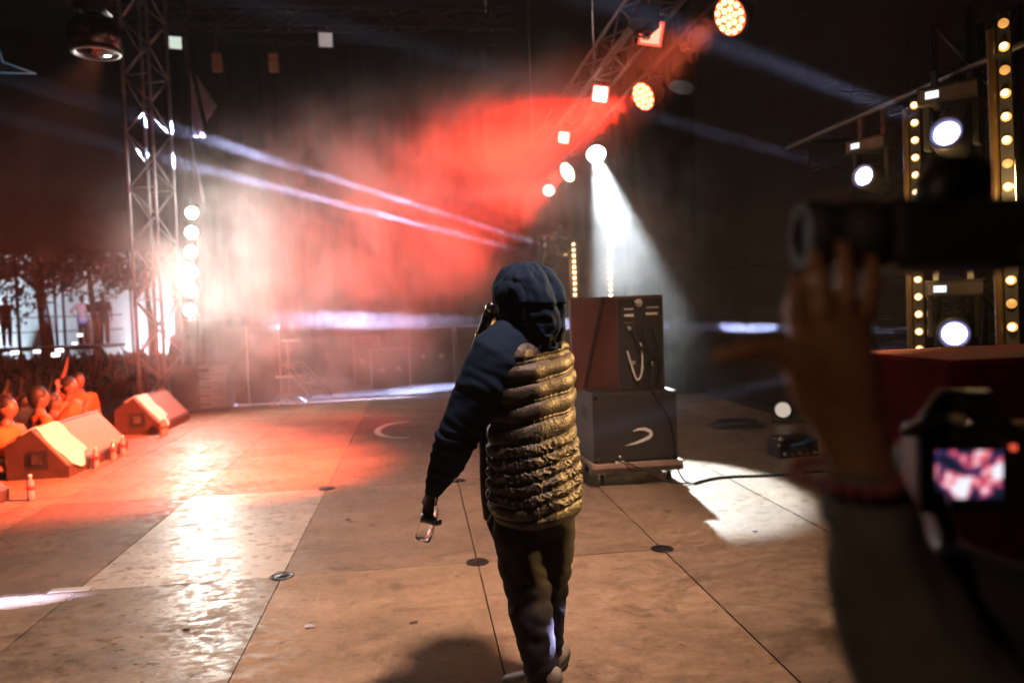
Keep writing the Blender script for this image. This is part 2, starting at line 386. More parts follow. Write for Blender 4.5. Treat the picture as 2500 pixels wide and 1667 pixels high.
for y in (4.6, 7.8, 11, 14.2, 16.8):
    MB().tube((2.61, y, 4.5), (2.66, y, 4.2), .018, 6).build('drop_arm', M['truss_black'], tr)
for y in (5, 10.4, 16):
    MB().tube((2.45, y, 4.78), (2.45, y, 8.59), .012, 6).build('hoist_chain', M['steel'], tr)
tr = thing('front_truss', 'high front truss with floodlights over the far left of the stage', 'truss', (-3, 16, 7.2))
truss(tr, (-6.2, 16.0, 7.35), (2.2, 16.0, 7.35), .35, 17, .024, .012, M['truss_black'], (0, 1, 0))
for x in (-5.5, 1.6): MB().tube((x, 16, 7.5), (x, 16, 8.59), .015, 6).build('hoist_chain', M['steel'], tr)

# ------------------------------------------------------------------ lamps
def frame_mat(d, upv=(0, 0, 1)):
    d = V(d).normalized(); x = d.cross(V(upv)).normalized(); u = x.cross(d); return Matrix((x, d, u)).transposed().to_4x4()
def par(label, face, d, r, on, group, P=0, tgt=None, ang=40, c=(1, .03, .01), bar_z=4.2, name='par_lamp', cat='stage lamp', leds=True, blend=.9, rad=None):
    face = V(face); d = V(d).normalized(); t = thing(name, label, cat, face-d*.12, group)
    MB().lathe(face, -d, [(-.012, r*1.0), (-.012, r*1.08), (.03, r*1.1), (.12, r*.95), (.2, r*.75), (.24, r*.4)], 24).build('housing', M['black_metal'], t)
    if on:
        MB().disc(face, d, r*.98, .018, 24).build('face', on[0], t)
        if leds:
            F = frame_mat(d); lm = MB().disc((0, 0, 0), (0, 1, 0), r*.15, .008, 10).mesh('diode'); lm.materials.append(on[1])
            for ring, k0 in ((.0, 1), (.4, 6), (.78, 12)):
                for k in range(k0):
                    a = 2*math.pi*k/k0; o = obj('diode', lm, None, t); Q = F.copy(); Q.translation = face+d*.018 + (F.to_3x3() @ V((r*ring*math.cos(a), 0, r*ring*math.sin(a))))-t.location; o.matrix_local = Q
    else:
        MB().disc(face, d, r*.98, .018, 24).build('face', M['lens_glass'], t)
    s_ = d.cross(V((0, 0, 1))).normalized(); c0 = face-d*.12
    top = V((c0.x, c0.y, bar_z-.03)) if bar_z else c0+V((0, 0, r+.15))
    y_ = MB().limb([c0+s_*r*1.15, c0+s_*r*1.15+(top-c0)*.75, top], [.014]*3, 6).limb([c0-s_*r*1.15, c0-s_*r*1.15+(top-c0)*.75, top], [.014]*3, 6); y_.build('yoke', M['black_metal'], t)
    MB().box(top-V((.03, .03, .02)), top+V((.03, .03, .05))).build('clamp', M['steel'], t)
    if P: spot(t, face+d*.06, tgt, P, ang, c, blend, r*.6 if rad is None else rad)
    return t
NR = (-.82, -.36, -.44)
RED = (1, .02, .008)
pars = [(1785, 40, 6.5, .155, 'nearest red LED par lamp at the top of the overhead bar', (-5.4, 10.6, -.4), 38000),
        (1573, 235, 8.9, .16, 'middle red LED par lamp on the overhead bar, its beam in red smoke', (-3.6, 11.8, 2.3), 10000),
        (1387, 420, 13.5, .17, 'far orange-white lamp low on the overhead bar in red smoke', (-2.8, 12.0, .9), 4500)]
for k, (x, y, d, r, lb, tg, P) in enumerate(pars):
    par(lb, at(x, y, d), NR, r, (M['g_red'], M['g_redhot']) if k < 2 else (M['g_blinder'], M['g_warm']), 'red par lamps on the overhead bar', P, tg, (50, 48, 56)[k], ((1, .13, .05), RED, (1, .035, .014))[k])
par('white round lamp farthest along the overhead bar', at(1340, 465, 15.5), (-.25, -.9, -.35), .11, (M['g_white'], M['g_white']), 'white spots on the overhead bar', 2600, (-4.75, 15.3, 3.6), 20, (.95, .95, .95), leds=False)
p_ = at(1455, 375, 11.5)
par('white spotlight throwing a bright cone behind the speaker stack', p_, V((2.25, 7.1, 0))-p_, .14, (M['g_white'], M['g_white']), 'white spots on the overhead bar', 11000, (2.3, 6.8, 0), 18, (.84, .95, 1), leds=False, blend=.35)
for x, y, d, lb in ((1735, 330, 8, 'unlit par lamp hanging right of the lit red pars'), (1640, 180, 7.6, 'unlit dark par lamp beside the pink blinder')):
    par(lb, at(x-70, y-120, d), (-.3, -.2, -.9), .13, None, None)
def blinder(label, c, s, m, P=0, tgt=None, colr=(1, .5, .3)):
    c = V(c); d = V((-.45, -.8, -.35)).normalized(); F = frame_mat(d, (.28, 0, 1)); F.translation = c; t = thing('blinder', label, 'stage lamp', c, 'square blinders along the overhead truss')
    MB().box((-s/2, -.09, -s/2), (s/2, 0, s/2), F, .01).build('housing', M['black_metal'], t)
    MB().box((-s*.47, .001, -s*.47), (s*.47, .008, s*.47), F).build('rim', M['g_red'], t)
    MB().box((-s*.38, .009, -s*.38), (s*.38, .016, s*.38), F).build('lens', m, t)
    for k in (-1, 1): MB().box((k*s*.52-.006, -.05, -.02), (k*s*.52+.006, -.03, s*.75), F).build('bracket', M['black_metal'], t)
    MB().tube(F @ V((-s*.5, -.04, s*.74)), F @ V((s*.5, -.04, s*.74)), .012, 6).build('hanger', M['steel'], t)
    if P: spot(t, c+d*.05, tgt, P, 80, colr, .6, .08)
blinder('large pink square blinder nearest the top of the overhead truss', at(1590, 82, 7.8), .24, M['g_pink'])
blinder('white square blinder in the middle of the overhead truss', at(1466, 230, 10), .22, M['g_blinder'])
blinder('small white square blinder low on the overhead truss in red smoke', at(1377, 336, 12.5), .2, M['g_blinder'])
par('added dim orange lamp on the front truss brightening the audience', (-5.6, 15.9, 6.85), (-.6, .1, -.8), .12, (M['g_red'], M['g_redhot']), None, 2600, (-10.5, 16.5, -1), 64, (1, .28, .13), bar_z=7.2)  # added lamp, put in to lighten the dark crowd
# stack of round white lamps on the far left
bl = thing('lamp_column', 'column of six dazzling round white lamps beside the truss tower', 'stage lamp', (-3.98, 14.75, 0))
q0, q1 = at(463, 757, 14), at(468, 520, 14)
MB().box((q0.x-.05, q0.y+.1, 0), (q0.x+.05, q0.y+.18, q1.z+.3)).build('post', M['black_metal'], bl)
MB().box((q0.x-.3, q0.y-.1, 0), (q0.x+.3, q0.y+.4, .03)).build('base_plate', M['black_metal'], bl)
BD = V((.45, -.87, -.06)).normalized()
for k in range(6):
    c = q0.lerp(q1, k/5)
    MB().lathe(c, -BD, [(-.01, .125), (-.01, .15), (.06, .15), (.14, .1), (.16, .03)], 20).build('reflector', M['black_metal'], bl)
    MB().disc(c, BD, .108, .016, 24).build('lens', M['g_warm'], bl)
    spot(bl, c+BD*.05, c+V((.62, -.78, .0)), 165, 160, (1, .93, .82), .5, .1)
# floodlights and boxes on the front truss
def flood(label, c, s, m, d, P=0):
    c = V(c); F = frame_mat(d); F.translation = c; t = thing('floodlight', label, 'floodlight', c, None)
    MB().box((-s/2, -.12, -s/2), (s/2, 0, s/2), F, .012).build('housing', M['black_metal'], t)
    MB().box((-s*.42, .002, -s*.42), (s*.42, .01, s*.42), F).build('lens', m, t)
    MB().tube(c+V((0, .06, s/2)), V((c.x, 16.0, 7.2)), .014, 6).build('bracket', M['black_metal'], t)
M['g_flood'] = glow('lamp_flood', (.85, 1, .85), .75); M['g_flood_dim'] = glow('lamp_flood_dim', (.8, .7, .7), .35); M['g_box'] = mat('amber_lit_box', (.45, .2, .08), .6)  # hanging boxes: the orange light on them is put into their base colour
flood('small white square floodlight tilted beside the top of the truss tower', at(428, 105, 15.2), .26, M['g_flood'], (.25, -.9, -.3))
flood('dim square floodlight in the upper middle of the dark roof', at(795, 98, 15.2), .3, M['g_flood_dim'], (.1, -.95, -.3))
for x, lb in ((530, 'left of the two small hanging boxes tinted as amber lit below the front truss'), (668, 'right of the two small hanging boxes tinted as amber lit below the front truss')):
    c = at(x, 158, 15.2); t = thing('hanging_box', lb, 'hanging box', c)
    MB().box(c+V((-.085, -.06, -.14)), c+V((.085, .06, .06)), None, .01).build('body', M['g_box'], t); MB().box(c+V((-.08, -.06, .08)), c+V((.08, .06, .2)), None, .01).build('upper_body', M['g_box'], t)
    MB().tube(c+V((0, 0, .2)), V((c.x, 15.83, 7.2)), .01, 6).build('hanger', M['black_metal'], t)

# ------------------------------------------------------------------ moving heads
def moving_head(label, lens, d, r, pipe_z, name='moving_head', mirror=1, floor=False, lit=True):
    lens = V(lens); d = V(d).normalized(); s_ = d.cross(V((0, 0, 1))).normalized(); piv = lens-d*r*1.7
    k = 1
    basez = piv.z+r*2.55
    t = thing(name, label, 'moving light', V((piv.x, piv.y, basez)), 'moving heads on the screen wall pipes')
    bx = V((d.x, d.y, 0)).normalized(); F = Matrix((s_, bx, V((0, 0, 1)))).transposed().to_4x4(); F.translation = V((piv.x, piv.y, 0))
    w = r*1.9
    MB().box((-w, -r*1.5, basez), (w, r*1.5, basez+r*1.25), F, r*.15).build('base', M['head_grey'], t)
    MB().box((-w*.98, r*1.505, basez+r*.2), (w*.9, r*1.52, basez+r*1.0), F).build('control_panel', M['spk_purple'], t)
    MB().box((w*.25, r*1.525, basez+r*.35), (w*.7, r*1.55, basez+r*.85), F).build('display', M['g_display'], t)
    for q in (-1, 1):
        MB().box((q*r*1.55-r*.22, -r*.55, piv.z-r*.5), (q*r*1.55+r*.22, r*.55, basez+.005), F, r*.12).build('yoke_arm', M['head_grey'], t)
        MB().box((q*w*.6-.02, -.03, basez+r*1.25), (q*w*.6+.02, .03, pipe_z+.035), F).build('clamp', M['steel'], t)
    h = MB().lathe(piv, d, [(-r*1.7, r*.2), (-r*1.65, r*.8), (-r*1.2, r*1.15), (0, r*1.25), (r*.8, r*1.2), (r*1.45, r*1.22), (r*1.85, r*1.16), (r*1.85, r*1.08), (r*1.5, r*1.06)], 28).build('head', M['head_grey'], t)
    MB().lathe(piv, d, [(r*1.62, r*.95), (r*1.7, r*.97), (r*1.7, r*1.06), (r*1.6, r*1.08)], 28).build('lens_ring', M['g_violet_rim'] if lit else M['head_grey'], t)
    MB().lathe(piv, d, [(r*1.58, r*.86), (r*1.66, r*.78), (r*1.72, r*.5), (r*1.74, 0)], 28).build('lens', M['g_violet'] if lit else M['lens_glass'], t)
    MB().box((-r*.5, -r*.5, 0), (r*.5, r*.35, r*.35), Matrix.Translation(piv+V((0, 0, r*1.1))) @ F.to_3x3().to_4x4(), r*.1).build('fin_cover', M['head_grey'], t)
    return t
pipe = thing('lamp_pipe', 'slanting lamp pipe with clamps in front of the dark screen wall', 'pipe', (4.15, 5.5, 3.2))
MB().tube((4.02, 3.2, 3.24), (4.02, 8.2, 3.24), .026, 10).build('tube', M['head_grey'], pipe)
for y in (3.6, 5.9, 7.7): MB().box((4.0, y-.03, 3.19), (4.75, y+.03, 3.215)).build('bracket', M['black_metal'], pipe)
l1, l2, l3 = at(2310, 325, 5.75), at(2108, 430, 7.05), at(2330, 815, 5.9)
VIO = (.5, .56, 1)
t = moving_head('lit moving head beside the amber light batten, upper right', l1, (-.72, -.62, .2), .105, 3.24)
e1 = at(1700, 84, 4.6); spot(t, l1+V((-.07, -.06, .02)), e1, 180000, 2.6, VIO, .4, .05)
t = moving_head('smaller lit moving head on the far end of the slanting pipe', l2, (-.85, -.45, .12), .095, 3.24)
e2 = at(1620, 290, 6.6); spot(t, l2+V((-.07, -.05, .01)), e2, 160000, 2.0, VIO, .4, .05)
t = moving_head('low lit moving head under the mid height shelf at right', l3, (-.55, -.8, -.12), .1, 1.85)
spot(t, l3+V((-.12, -.03, .0)), (-2.7, 4.93, 0), 80000, 2.2, VIO, .15, .04)
spot(t, l3+V((-.14, .02, .02)), at(560, 776, 17), 500000, 2.0, VIO, .3, .04)
spot(t, l3+V((-.1, -.04, -.02)), (.56, 3.22, .30), 26000, 1.7, (.6, .55, 1), .6, .03)
# totem truss behind the heads
tt = thing('totem_truss', 'black truss totem with cross braces behind the moving heads', 'truss tower', (4.35, 5.75, 0))
truss(tt, (4.35, 5.75, 0), (4.35, 5.75, 3.75), .4, 9, .028, .016, M['truss_black'], (1, 0, 0))
MB().box((3.95, 5.35, -.001), (4.75, 6.15, .02)).build('base_plate', M['black_metal'], tt)
sh = thing('shelf_bar', 'mid height equipment bar full of clamps on the truss totem', 'bar', (4.0, 5.4, 1.85))
MB().tube((3.75, 5.5, 1.85), (4.6, 5.5, 1.85), .026, 8).build('tube', M['alu'], sh)
for k in range(6): MB().box((3.78+k*.14, 5.44, 1.86), (3.84+k*.14, 5.56, 1.95)).build('clamp', M['steel'], sh)
def batten(label, a, b, n, r, mats, group='amber light battens', lean=(0, 0, 0)):
    a, b = V(a), V(b); d = V((CAM.x-.9-a.x, CAM.y-a.y, 0)).normalized(); s_ = d.cross(V((0, 0, 1)))
    t = thing('light_batten', label, 'light batten', (a.x, a.y, 0), group)
    up = (b-a).normalized(); F = Matrix((s_, d, up)).transposed().to_4x4(); F.translation = a; L = (b-a).length
    MB().box((-r*1.15, -.05, -.06), (r*1.15, 0, L+.06), F).build('body', M['batten_grey'], t)
    MB().box((-r*1.15, -.045, -a.z), (r*1.15, -.005, -.07), F).build('stand', M['black_metal'], t)
    me = MB().lathe((0, 0, 0), (0, 1, 0), [(0, r), (.012, r*.92), (.02, r*.6), (.022, 0)], 14).mesh('lamp')
    bulb = MB().lathe((0, .012, 0), (0, 1, 0), [(0, r*.66), (.012, r*.6), (.016, r*.3), (.016, 0)], 12).mesh('bulb'); bulb.materials.append(M['g_bulb'])
    for k in range(n):
        o = obj('lamp', me.copy() if len(set(mats)) > 1 else me, mats[k % len(mats)], t); Q = F.to_3x3().to_4x4(); Q.translation = F @ V((0, .001, L*k/(n-1)))-t.location; o.matrix_local = Q
        if mats[k % len(mats)] is not M['g_amber_soft']: obj('bulb', bulb, None, o)
    rib = MB(); x = r*1.15+.03
    pr = []
    for k in range(int(L/.012)): pr += [(k*.012, .02), (k*.012+.006, .027)]
    rib.lathe(F @ V((x, -.02, 0)), up, pr, 10).build('ribbed_hose', M['hose'], t)
    l = bpy.data.lights.new('lamp_light', 'POINT'); l.energy = 24; l.color = (1, .6, .22); l.shadow_soft_size = .1
    o = bpy.data.objects.new('lamp_light', l); COL.objects.link(o); o.parent = t; o.location = a.lerp(b, .5)+d*.4-t.location
    return t
AM, AS = M['g_amber'], M['g_amber_soft']
batten('tall batten of round amber lamps at the right edge of the frame', at(2475, 912, 4.2), at(2450, 58, 4.2), 16, .026, [AM, AM, AM, AS, AM, AS, AM, AM, AM, AS])
batten('batten of round amber lamps between the two upper moving heads', at(2245, 852, 6.2), at(2232, 258, 6.2), 15, .03, [AM])
batten('left of the two distant amber battens in the white smoke', at(1404, 720, 16.4), at(1400, 597, 16.4), 10, .045, [AM], 'distant amber battens')
batten('right of the two distant amber battens in the white smoke', at(1491, 722, 16.4), at(1488, 597, 16.4), 10, .045, [AM], 'distant amber battens')
# far moving heads whose beams cross to the truss tower
for (x, y, d, lb, tx, ty, P, sz) in ((1352, 606, 16.0, 'far moving head high in the smoke sending the upper violet beam left', 365, 296, 900000, 2.0),
                             (1330, 628, 15.2, 'far moving head in the smoke sending the lower violet beam to the tower', 395, 386, 700000, 1.9)):
    L_ = at(x, y, d); tg = at(tx, ty, 14.75)
    t = moving_head(lb, L_, tg-L_, .09, L_.z+.42, lit=True)
    MB().tube((L_.x+.1, L_.y, L_.z+.42), (L_.x+.1, L_.y+.9, L_.z+.42), .02, 6).tube((L_.x+.1, L_.y+.9, 0), (L_.x+.1, L_.y+.9, L_.z+.5), .03, 8).build('stand', M['truss_black'], t)
    spot(t, L_+(tg-L_).normalized()*.08, tg, P, sz, VIO, .3, .04)
L_ = V((3.35, 15.5, .34)); t = moving_head('low floor lamp behind the speaker stack raking the far floor', L_, (-1, -.02, -.06), .09, L_.z+.62)
MB().box((L_.x-.1, L_.y-.3, .001), (L_.x+.5, L_.y+.3, .03)).tube((L_.x+.35, L_.y, .03), (L_.x+.35, L_.y, L_.z+.7), .03, 8).tube((L_.x+.02, L_.y, L_.z+.62), (L_.x+.35, L_.y, L_.z+.62), .03, 8).build('stand', M['truss_black'], t)
spot(t, L_+V((-.1, 0, 0)), (-1.6, 15.35, 0), 170000, 3.4, VIO, .3, .04)
# dark dome lamp and star sign, upper left
c = at(232, 88, 9); t = thing('dome_lamp', 'big dark round lamp housing with red glints, upper left', 'stage lamp', c)
MB().ball(c, .30, 24, (1, 1, .82)).build('dome', mat('dome_gloss', (.02, .012, .012), .12, coat=1), t)
MB().lathe(c+V((0, 0, -.17)), (0, 0, -1), [(0, .262), (.02, .27), (.035, .255), (.035, .22), (.01, .2)], 28).build('rim', M['head_grey'], t)
MB().box(c+V((-.16, -.16, .26)), c+V((.16, .16, .42)), None, .02).build('base', M['black_metal'], t)
MB().tube(c+V((0, 0, .42)), V((c.x, c.y, 8.59)), .03, 8).build('pole', M['black_metal'], t)
c = at(-28, 160, 11); t = thing('star_sign', 'dim blue star shaped sign cut by the left edge of the frame', 'sign', c)
st = []; F = frame_mat((.35, -.94, 0)); F.translation = c
for k in range(8):
    a = math.pi/4*k+.2; rr = .55 if k % 2 == 0 else .2; st.append(F @ V((rr*math.cos(a)*1.05, 0, rr*.55*math.sin(a))))
MB().prism(st, V((0, .04, 0))).build('board', mat('star_board', (.02, .05, .08), .4), t)
ed = MB()
for p, q in zip(st, st[1:]+st[:1]): ed.tube(p+V((0, -.012, 0)), q+V((0, -.012, 0)), .011, 6)
ed.build('neon_outline', M['g_blue'], t); MB().tube(c+V((0, .03, .15)), V((c.x, c.y+.03, 8.59)), .012, 6).build('wire', M['black_metal'], t)

# ------------------------------------------------------------------ side-fill speaker stack
sp = thing('speaker_stack_dolly', 'pale wheeled wooden dolly under the black speaker cabinets', 'dolly', (1.9, 7.3, 0))
y0, y1 = 6.9, 7.72
pl, prr = onY(1452, 1150, y0), onY(1658, 1128, y0)
x0, x1 = pl.x, prr.x
MB().box((x0-.03, y0-.03, .17), (x1+.03, y1+.03, .215), None, .006).build('board', mat('dolly_wood', (.32, .22, .17), .6, 0, 9, .25), sp)
MB().box((x0-.03, y0-.028, .13), (x1+.03, y0+.04, .169)).build('front_rail', M['wood_box'], sp)
for x in (x0+.08, x1-.08):
    for y in (y0+.08, y1-.08):
        w = MB().lathe((x-.018, y, .052), (1, 0, 0), [(0, .045), (.004, .052), (.032, .052), (.036, .045)], 18).build('wheel', M['rubber'], sp)
        MB().box((x-.03, y-.04, .108), (x+.03, y+.04, .13)).box((x-.026, y-.02, .04), (x-.02, y+.02, .11)).box((x+.02, y-.02, .04), (x+.026, y+.02, .11)).build('caster_fork', M['steel'], sp)
zb = .216; zt = onY(1540, 957, y0).z
lo = thing('bass_cabinet', 'black lower speaker cabinet with a white crescent mark', 'speaker', ((x0+x1)/2, 7.3, zb))
MB().box((x0, y0+.012, zb), (x1, y1, zt), None, .015).build('body', M['tolex'], lo)
MB().box((x0+.02, y0+.0, zb+.02), (x1-.02, y0+.0115, zt-.02)).build('grille', M['grille'], lo)
cpx = [(1546, 1052, .3), (1560, 1047, .7), (1576, 1047, 1), (1588, 1053, 1.15), (1590, 1060, 1.15), (1584, 1067, 1.1), (1570, 1074, .95), (1552, 1081, .65), (1537, 1085, .35), (1526, 1088, .1)]
cp_ = [onY(x, y, y0-.0015) for x, y, w in cpx]; vv = []
for k, p in enumerate(cp_):
    d_ = (cp_[min(k+1, 9)]-cp_[max(k-1, 0)]).normalized(); n_ = V((-d_.z, 0, d_.x))*.014*cpx[k][2]; vv += [p+n_, p-n_]
vv += [q+V((0, -.005, 0)) for q in vv]; ff = []
for k in range(9): p = 2*k; ff += [(20+p, 20+p+1, 20+p+3, 20+p+2), (p, p+2, 20+p+2, 20+p), (p+1, 20+p+1, 20+p+3, p+3)]
MB().add(vv, ff).build('crescent_mark', M['white_paint'], lo)
pg = onY(1512, 1128, y0); MB().box((pg.x-.035, y0-.012, pg.z-.02), (pg.x+.035, y0-.001, pg.z+.012)).build('socket_plate', M['white_paint'], lo); MB().lathe((pg.x, y0-.001, pg.z+.045), (0, -1, 0), [(0, .018), (.03, .016), (.03, 0)], 12).build('plug', M['steel'], lo)
MB().box((x0-.0025, y0+.25, zt-.25), (x0-.001, y0+.5, zt-.15)).build('side_handle', M['rubber'], lo)
for x, z in ((x0+.03, zb+.03), (x1-.03, zb+.03), (x0+.03, zt-.03), (x1-.03, zt-.03)): MB().ball((x, y0+.004, z), .024, 8).build('corner_cap', M['black_metal'], lo)
# upper cabinet: trapezoid, light on the left side put into its brown colour, black connector panel to the right
up = thing('top_cabinet', 'black upper speaker cabinet with connector panel and side tinted as lit brown', 'speaker', (1.9, 7.3, zt))
A = onY(1400, 745, 7.3); zT = onY(1610, 722, 7.02).z
fr = onY(1508, 900, 6.96); fr2 = onY(1622, 900, 7.0); lf = onY(1398, 900, 7.42)
poly = [V((fr.x, 6.96, zt+.001)), V((fr2.x+.0, 7.0, zt+.001)), V((fr2.x-.02, 7.62, zt+.001)), V((lf.x+.03, 7.66, zt+.001)), V((lf.x, 7.42, zt+.001))]
MB().prism(poly, (0, 0, zT-zt)).build('body', M['side_lit_wood'], up)
e = (poly[1]-poly[0]); en = e.normalized(); nn = V((en.y, -en.x, 0))
def onp(u, z, o=.0): return poly[0]+e*u+V((0, 0, z))+nn*o
H_ = zT-zt
def ppl(u0, u1, z0, z1, o0, o1, nm, m, pr): MB().prism([onp(u0, z0, o0), onp(u1, z0, o0), onp(u1, z1, o0), onp(u0, z1, o0)], nn*(o1-o0)).build(nm, m, pr)
ppl(.03, .97, .02, H_-.02, .001, .012, 'rear_panel', M['grille'], up)
for u, z, w, h, mt in ((.16, H_*.79, .2, .022, 'white_paint'), (.62, H_*.80, .25, .022, 'white_paint'), (.16, H_*.86, .2, .015, 'tape'), (.64, H_*.87, .25, .015, 'tape'), (.16, H_*.72, .18, .012, 'steel')):
    ppl(u, u+w, z, z+h, .013, .017, 'label_strip', M[mt], up)
for u, z in ((.42, H_*.93), (.25, H_*.66), (.32, H_*.3), (.7, H_*.28), (.5, H_*.24)):
    MB().lathe(onp(u, z, .013), nn, [(0, .022), (.012, .022), (.02, .016), (.02, 0)], 14).build('socket', M['steel'], up)
MB().lathe(onp(.47, H_*.93, .013), nn, [(0, .036), (.006, .036), (.006, 0)], 18).build('emblem', M['tape'], up)
MB().box(V((fr2.x-.02, 7.1, zt+.02)), V((fr2.x+.035, 7.22, zt+.12)), None, .01).build('latch', M['black_metal'], up)
# strap across the lit side
sd = poly[4]-poly[0]; sn = V((sd.y, -sd.x, 0)).normalized()
if sn.x > 0: sn = -sn
sa = poly[0]+sd*.25+V((0, 0, H_-.0)); sb = poly[0]+sd*.72+V((0, 0, .02)); w_ = sd.normalized()*.022
MB().prism([sa-w_, sa+w_, sb+w_, sb-w_], sn*.006).build('strap', M['rubber'], up)
MB().prism([p+V((0, 0, H_+.001)) for p in poly], (0, 0, .006)).build('lid', M['tolex'], up)
def cable(label, pts, r=.006, name='cable', m='cable', cat='cable'):
    P = [V(p) for p in pts]; Q = []
    for i in range(len(P)-1):
        a, b, c_, d = P[max(i-1, 0)], P[i], P[i+1], P[min(i+2, len(P)-1)]
        for k in range(8):
            t = k/8; Q.append(.5*((2*b)+(c_-a)*t+(2*a-5*b+4*c_-d)*t*t+(3*b-a-3*c_+d)*t**3))
    Q.append(P[-1]); o = MB().limb(Q, [r]*len(Q), 8).build(name, M[m])
    return tag(o, label, cat)
cable('pale looped cable hanging from the connector panel of the upper cabinet', [onp(.2, H_*.42, .02), onp(.25, H_*.3, .035), onp(.36, H_*.13, .04), onp(.46, H_*.17, .04), onp(.5, H_*.34, .035), onp(.48, H_*.5, .02)], .009, m='white_paint')
for k, (u0, u1) in enumerate(((.3, .55), (.55, .62), (.75, .85), (.42, .8))):
    cable(['first thin black cable drooping down the connector panel', 'second black cable drooping down the connector panel', 'black cable at the right edge of the connector panel', 'black cable crossing the connector panel diagonally'][k],
          [onp(u0, H_*.66, .02), onp((u0+u1)/2, H_*.5, .05), onp(u1+.05, H_*.3, .05), onp(u1, H_*.05, .03)], .008)
s0 = onp(.72, H_*.03, .04); s1 = onY(1640, 1035, y0-.02); s2 = onY(1652, 1130, y0-.02)
cable('black cable running down the right of the crescent cabinet', [s0, onY(1600, 960, y0-.02), s1, s2, (s2.x+.04, y0-.06, .05), (s2.x+.1, y0-.08, .012)], .008)
cable('black cable from the low plug drooping over the dolly edge', [(pg.x, y0-.03, pg.z+.045), (pg.x+.1, y0-.06, pg.z-.02), (pg.x+.25, y0-.05, .13), (pg.x+.42, y0-.1, .04), (x1+.1, y0-.1, .012)], .007)
cable('long black cable lying across the floor right of the speaker stack', [(x1+.1, y0-.1, .012), ground(1760, 1168)+V((0, 0, .012)), ground(1900, 1162)+V((0, 0, .012)), ground(2060, 1150)+V((0, 0, .012)), ground(2300, 1150)+V((0, 0, .012))], .012)

# ------------------------------------------------------------------ floor monitors along the stage edge
def wedge(label, yc, wd, xf, m_, towel):
    t = thing('floor_monitor', label, 'floor monitor', (xf-.35, yc, 0), 'floor monitors along the stage edge')
    pr = [(0, .0), (0, .10), (-.36, .52), (-.62, .36), (-.62, 0)]     # profile across, front to back
    def P(x, y, z): return V((xf+x, yc+y, z))
    h = wd/2
    MB().prism([P(x, -h, z) for x, z in pr], (0, wd, 0)).build('body', M['wood_box'], t)
    a, b = V((0, 0, .10)), V((-.36, 0, .52)); d = (b-a); n_ = V((d.z, 0, -d.x)).normalized()
    o_ = P(0, 0, 0)-V((0, 0, 0))
    def q(u, y, o): return V((xf, yc, 0))+a+d*u+V((0, y, 0))+n_*o
    MB().prism([q(.06, -h+.03, .001), q(.94, -h+.03, .001), q(.94, h-.03, .001), q(.06, h-.03, .001)], n_*.012).build('grille', m_, t)
    for u in (.02, .98): MB().prism([q(u-.018, -h, .002), q(u+.018, -h, .002), q(u+.018, h, .002), q(u-.018, h, .002)], n_*.012).build('edge_trim', M['wood_box'], t)
    MB().box((xf-.42, yc-h-.006, .1), (xf-.2, yc-h-.001, .3)).build('socket_recess', M['rubber'], t)
    MB().box((xf-.36, yc-h-.02, .16), (xf-.26, yc-h-.007, .26)).build('socket_plate', M['steel'], t)
    if towel:
        mb = MB(); nu, nv = 26, 16; vv = []
        for i in range(nu+1):
            for j in range(nv+1):
                u = i/nu; v = j/nv
                y = -h+towel[0]+(towel[1])*v+.02*math.sin(u*9)
                s_ = 1.28-u*1.22*(1+.12*math.sin(v*5)); o = .02+.012*noise.noise((u*6, v*6, yc))
                if s_ <= 1: p = q(s_, y, o)
                else: p = V((xf, yc, 0))+b+V((-(s_-1)*.55, y, .022-(s_-1)*.3+.01*noise.noise((u*6, v*6, 2))))
                vv.append(p)
        ff = [(i*(nv+1)+j, (i+1)*(nv+1)+j, (i+1)*(nv+1)+j+1, i*(nv+1)+j+1) for i in range(nu) for j in range(nv)]
        tw_ = mb.add(vv, ff, True).build('towel', M['towel']); md = tw_.modifiers.new('s', 'SOLIDIFY'); md.thickness = .008; md.offset = 0
        tag(tw_, towel[2], 'towel')
    return t
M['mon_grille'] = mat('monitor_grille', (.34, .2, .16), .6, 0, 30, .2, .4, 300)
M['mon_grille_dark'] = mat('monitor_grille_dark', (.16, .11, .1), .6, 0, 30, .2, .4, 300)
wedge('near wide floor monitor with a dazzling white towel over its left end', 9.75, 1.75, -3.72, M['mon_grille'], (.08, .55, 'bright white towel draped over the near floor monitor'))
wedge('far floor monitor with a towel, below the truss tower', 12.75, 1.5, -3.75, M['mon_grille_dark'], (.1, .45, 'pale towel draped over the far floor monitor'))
wedge('floor monitor at the left edge with a white ring mark', 7.3, 1.2, -3.85, M['mon_grille_dark'], None)
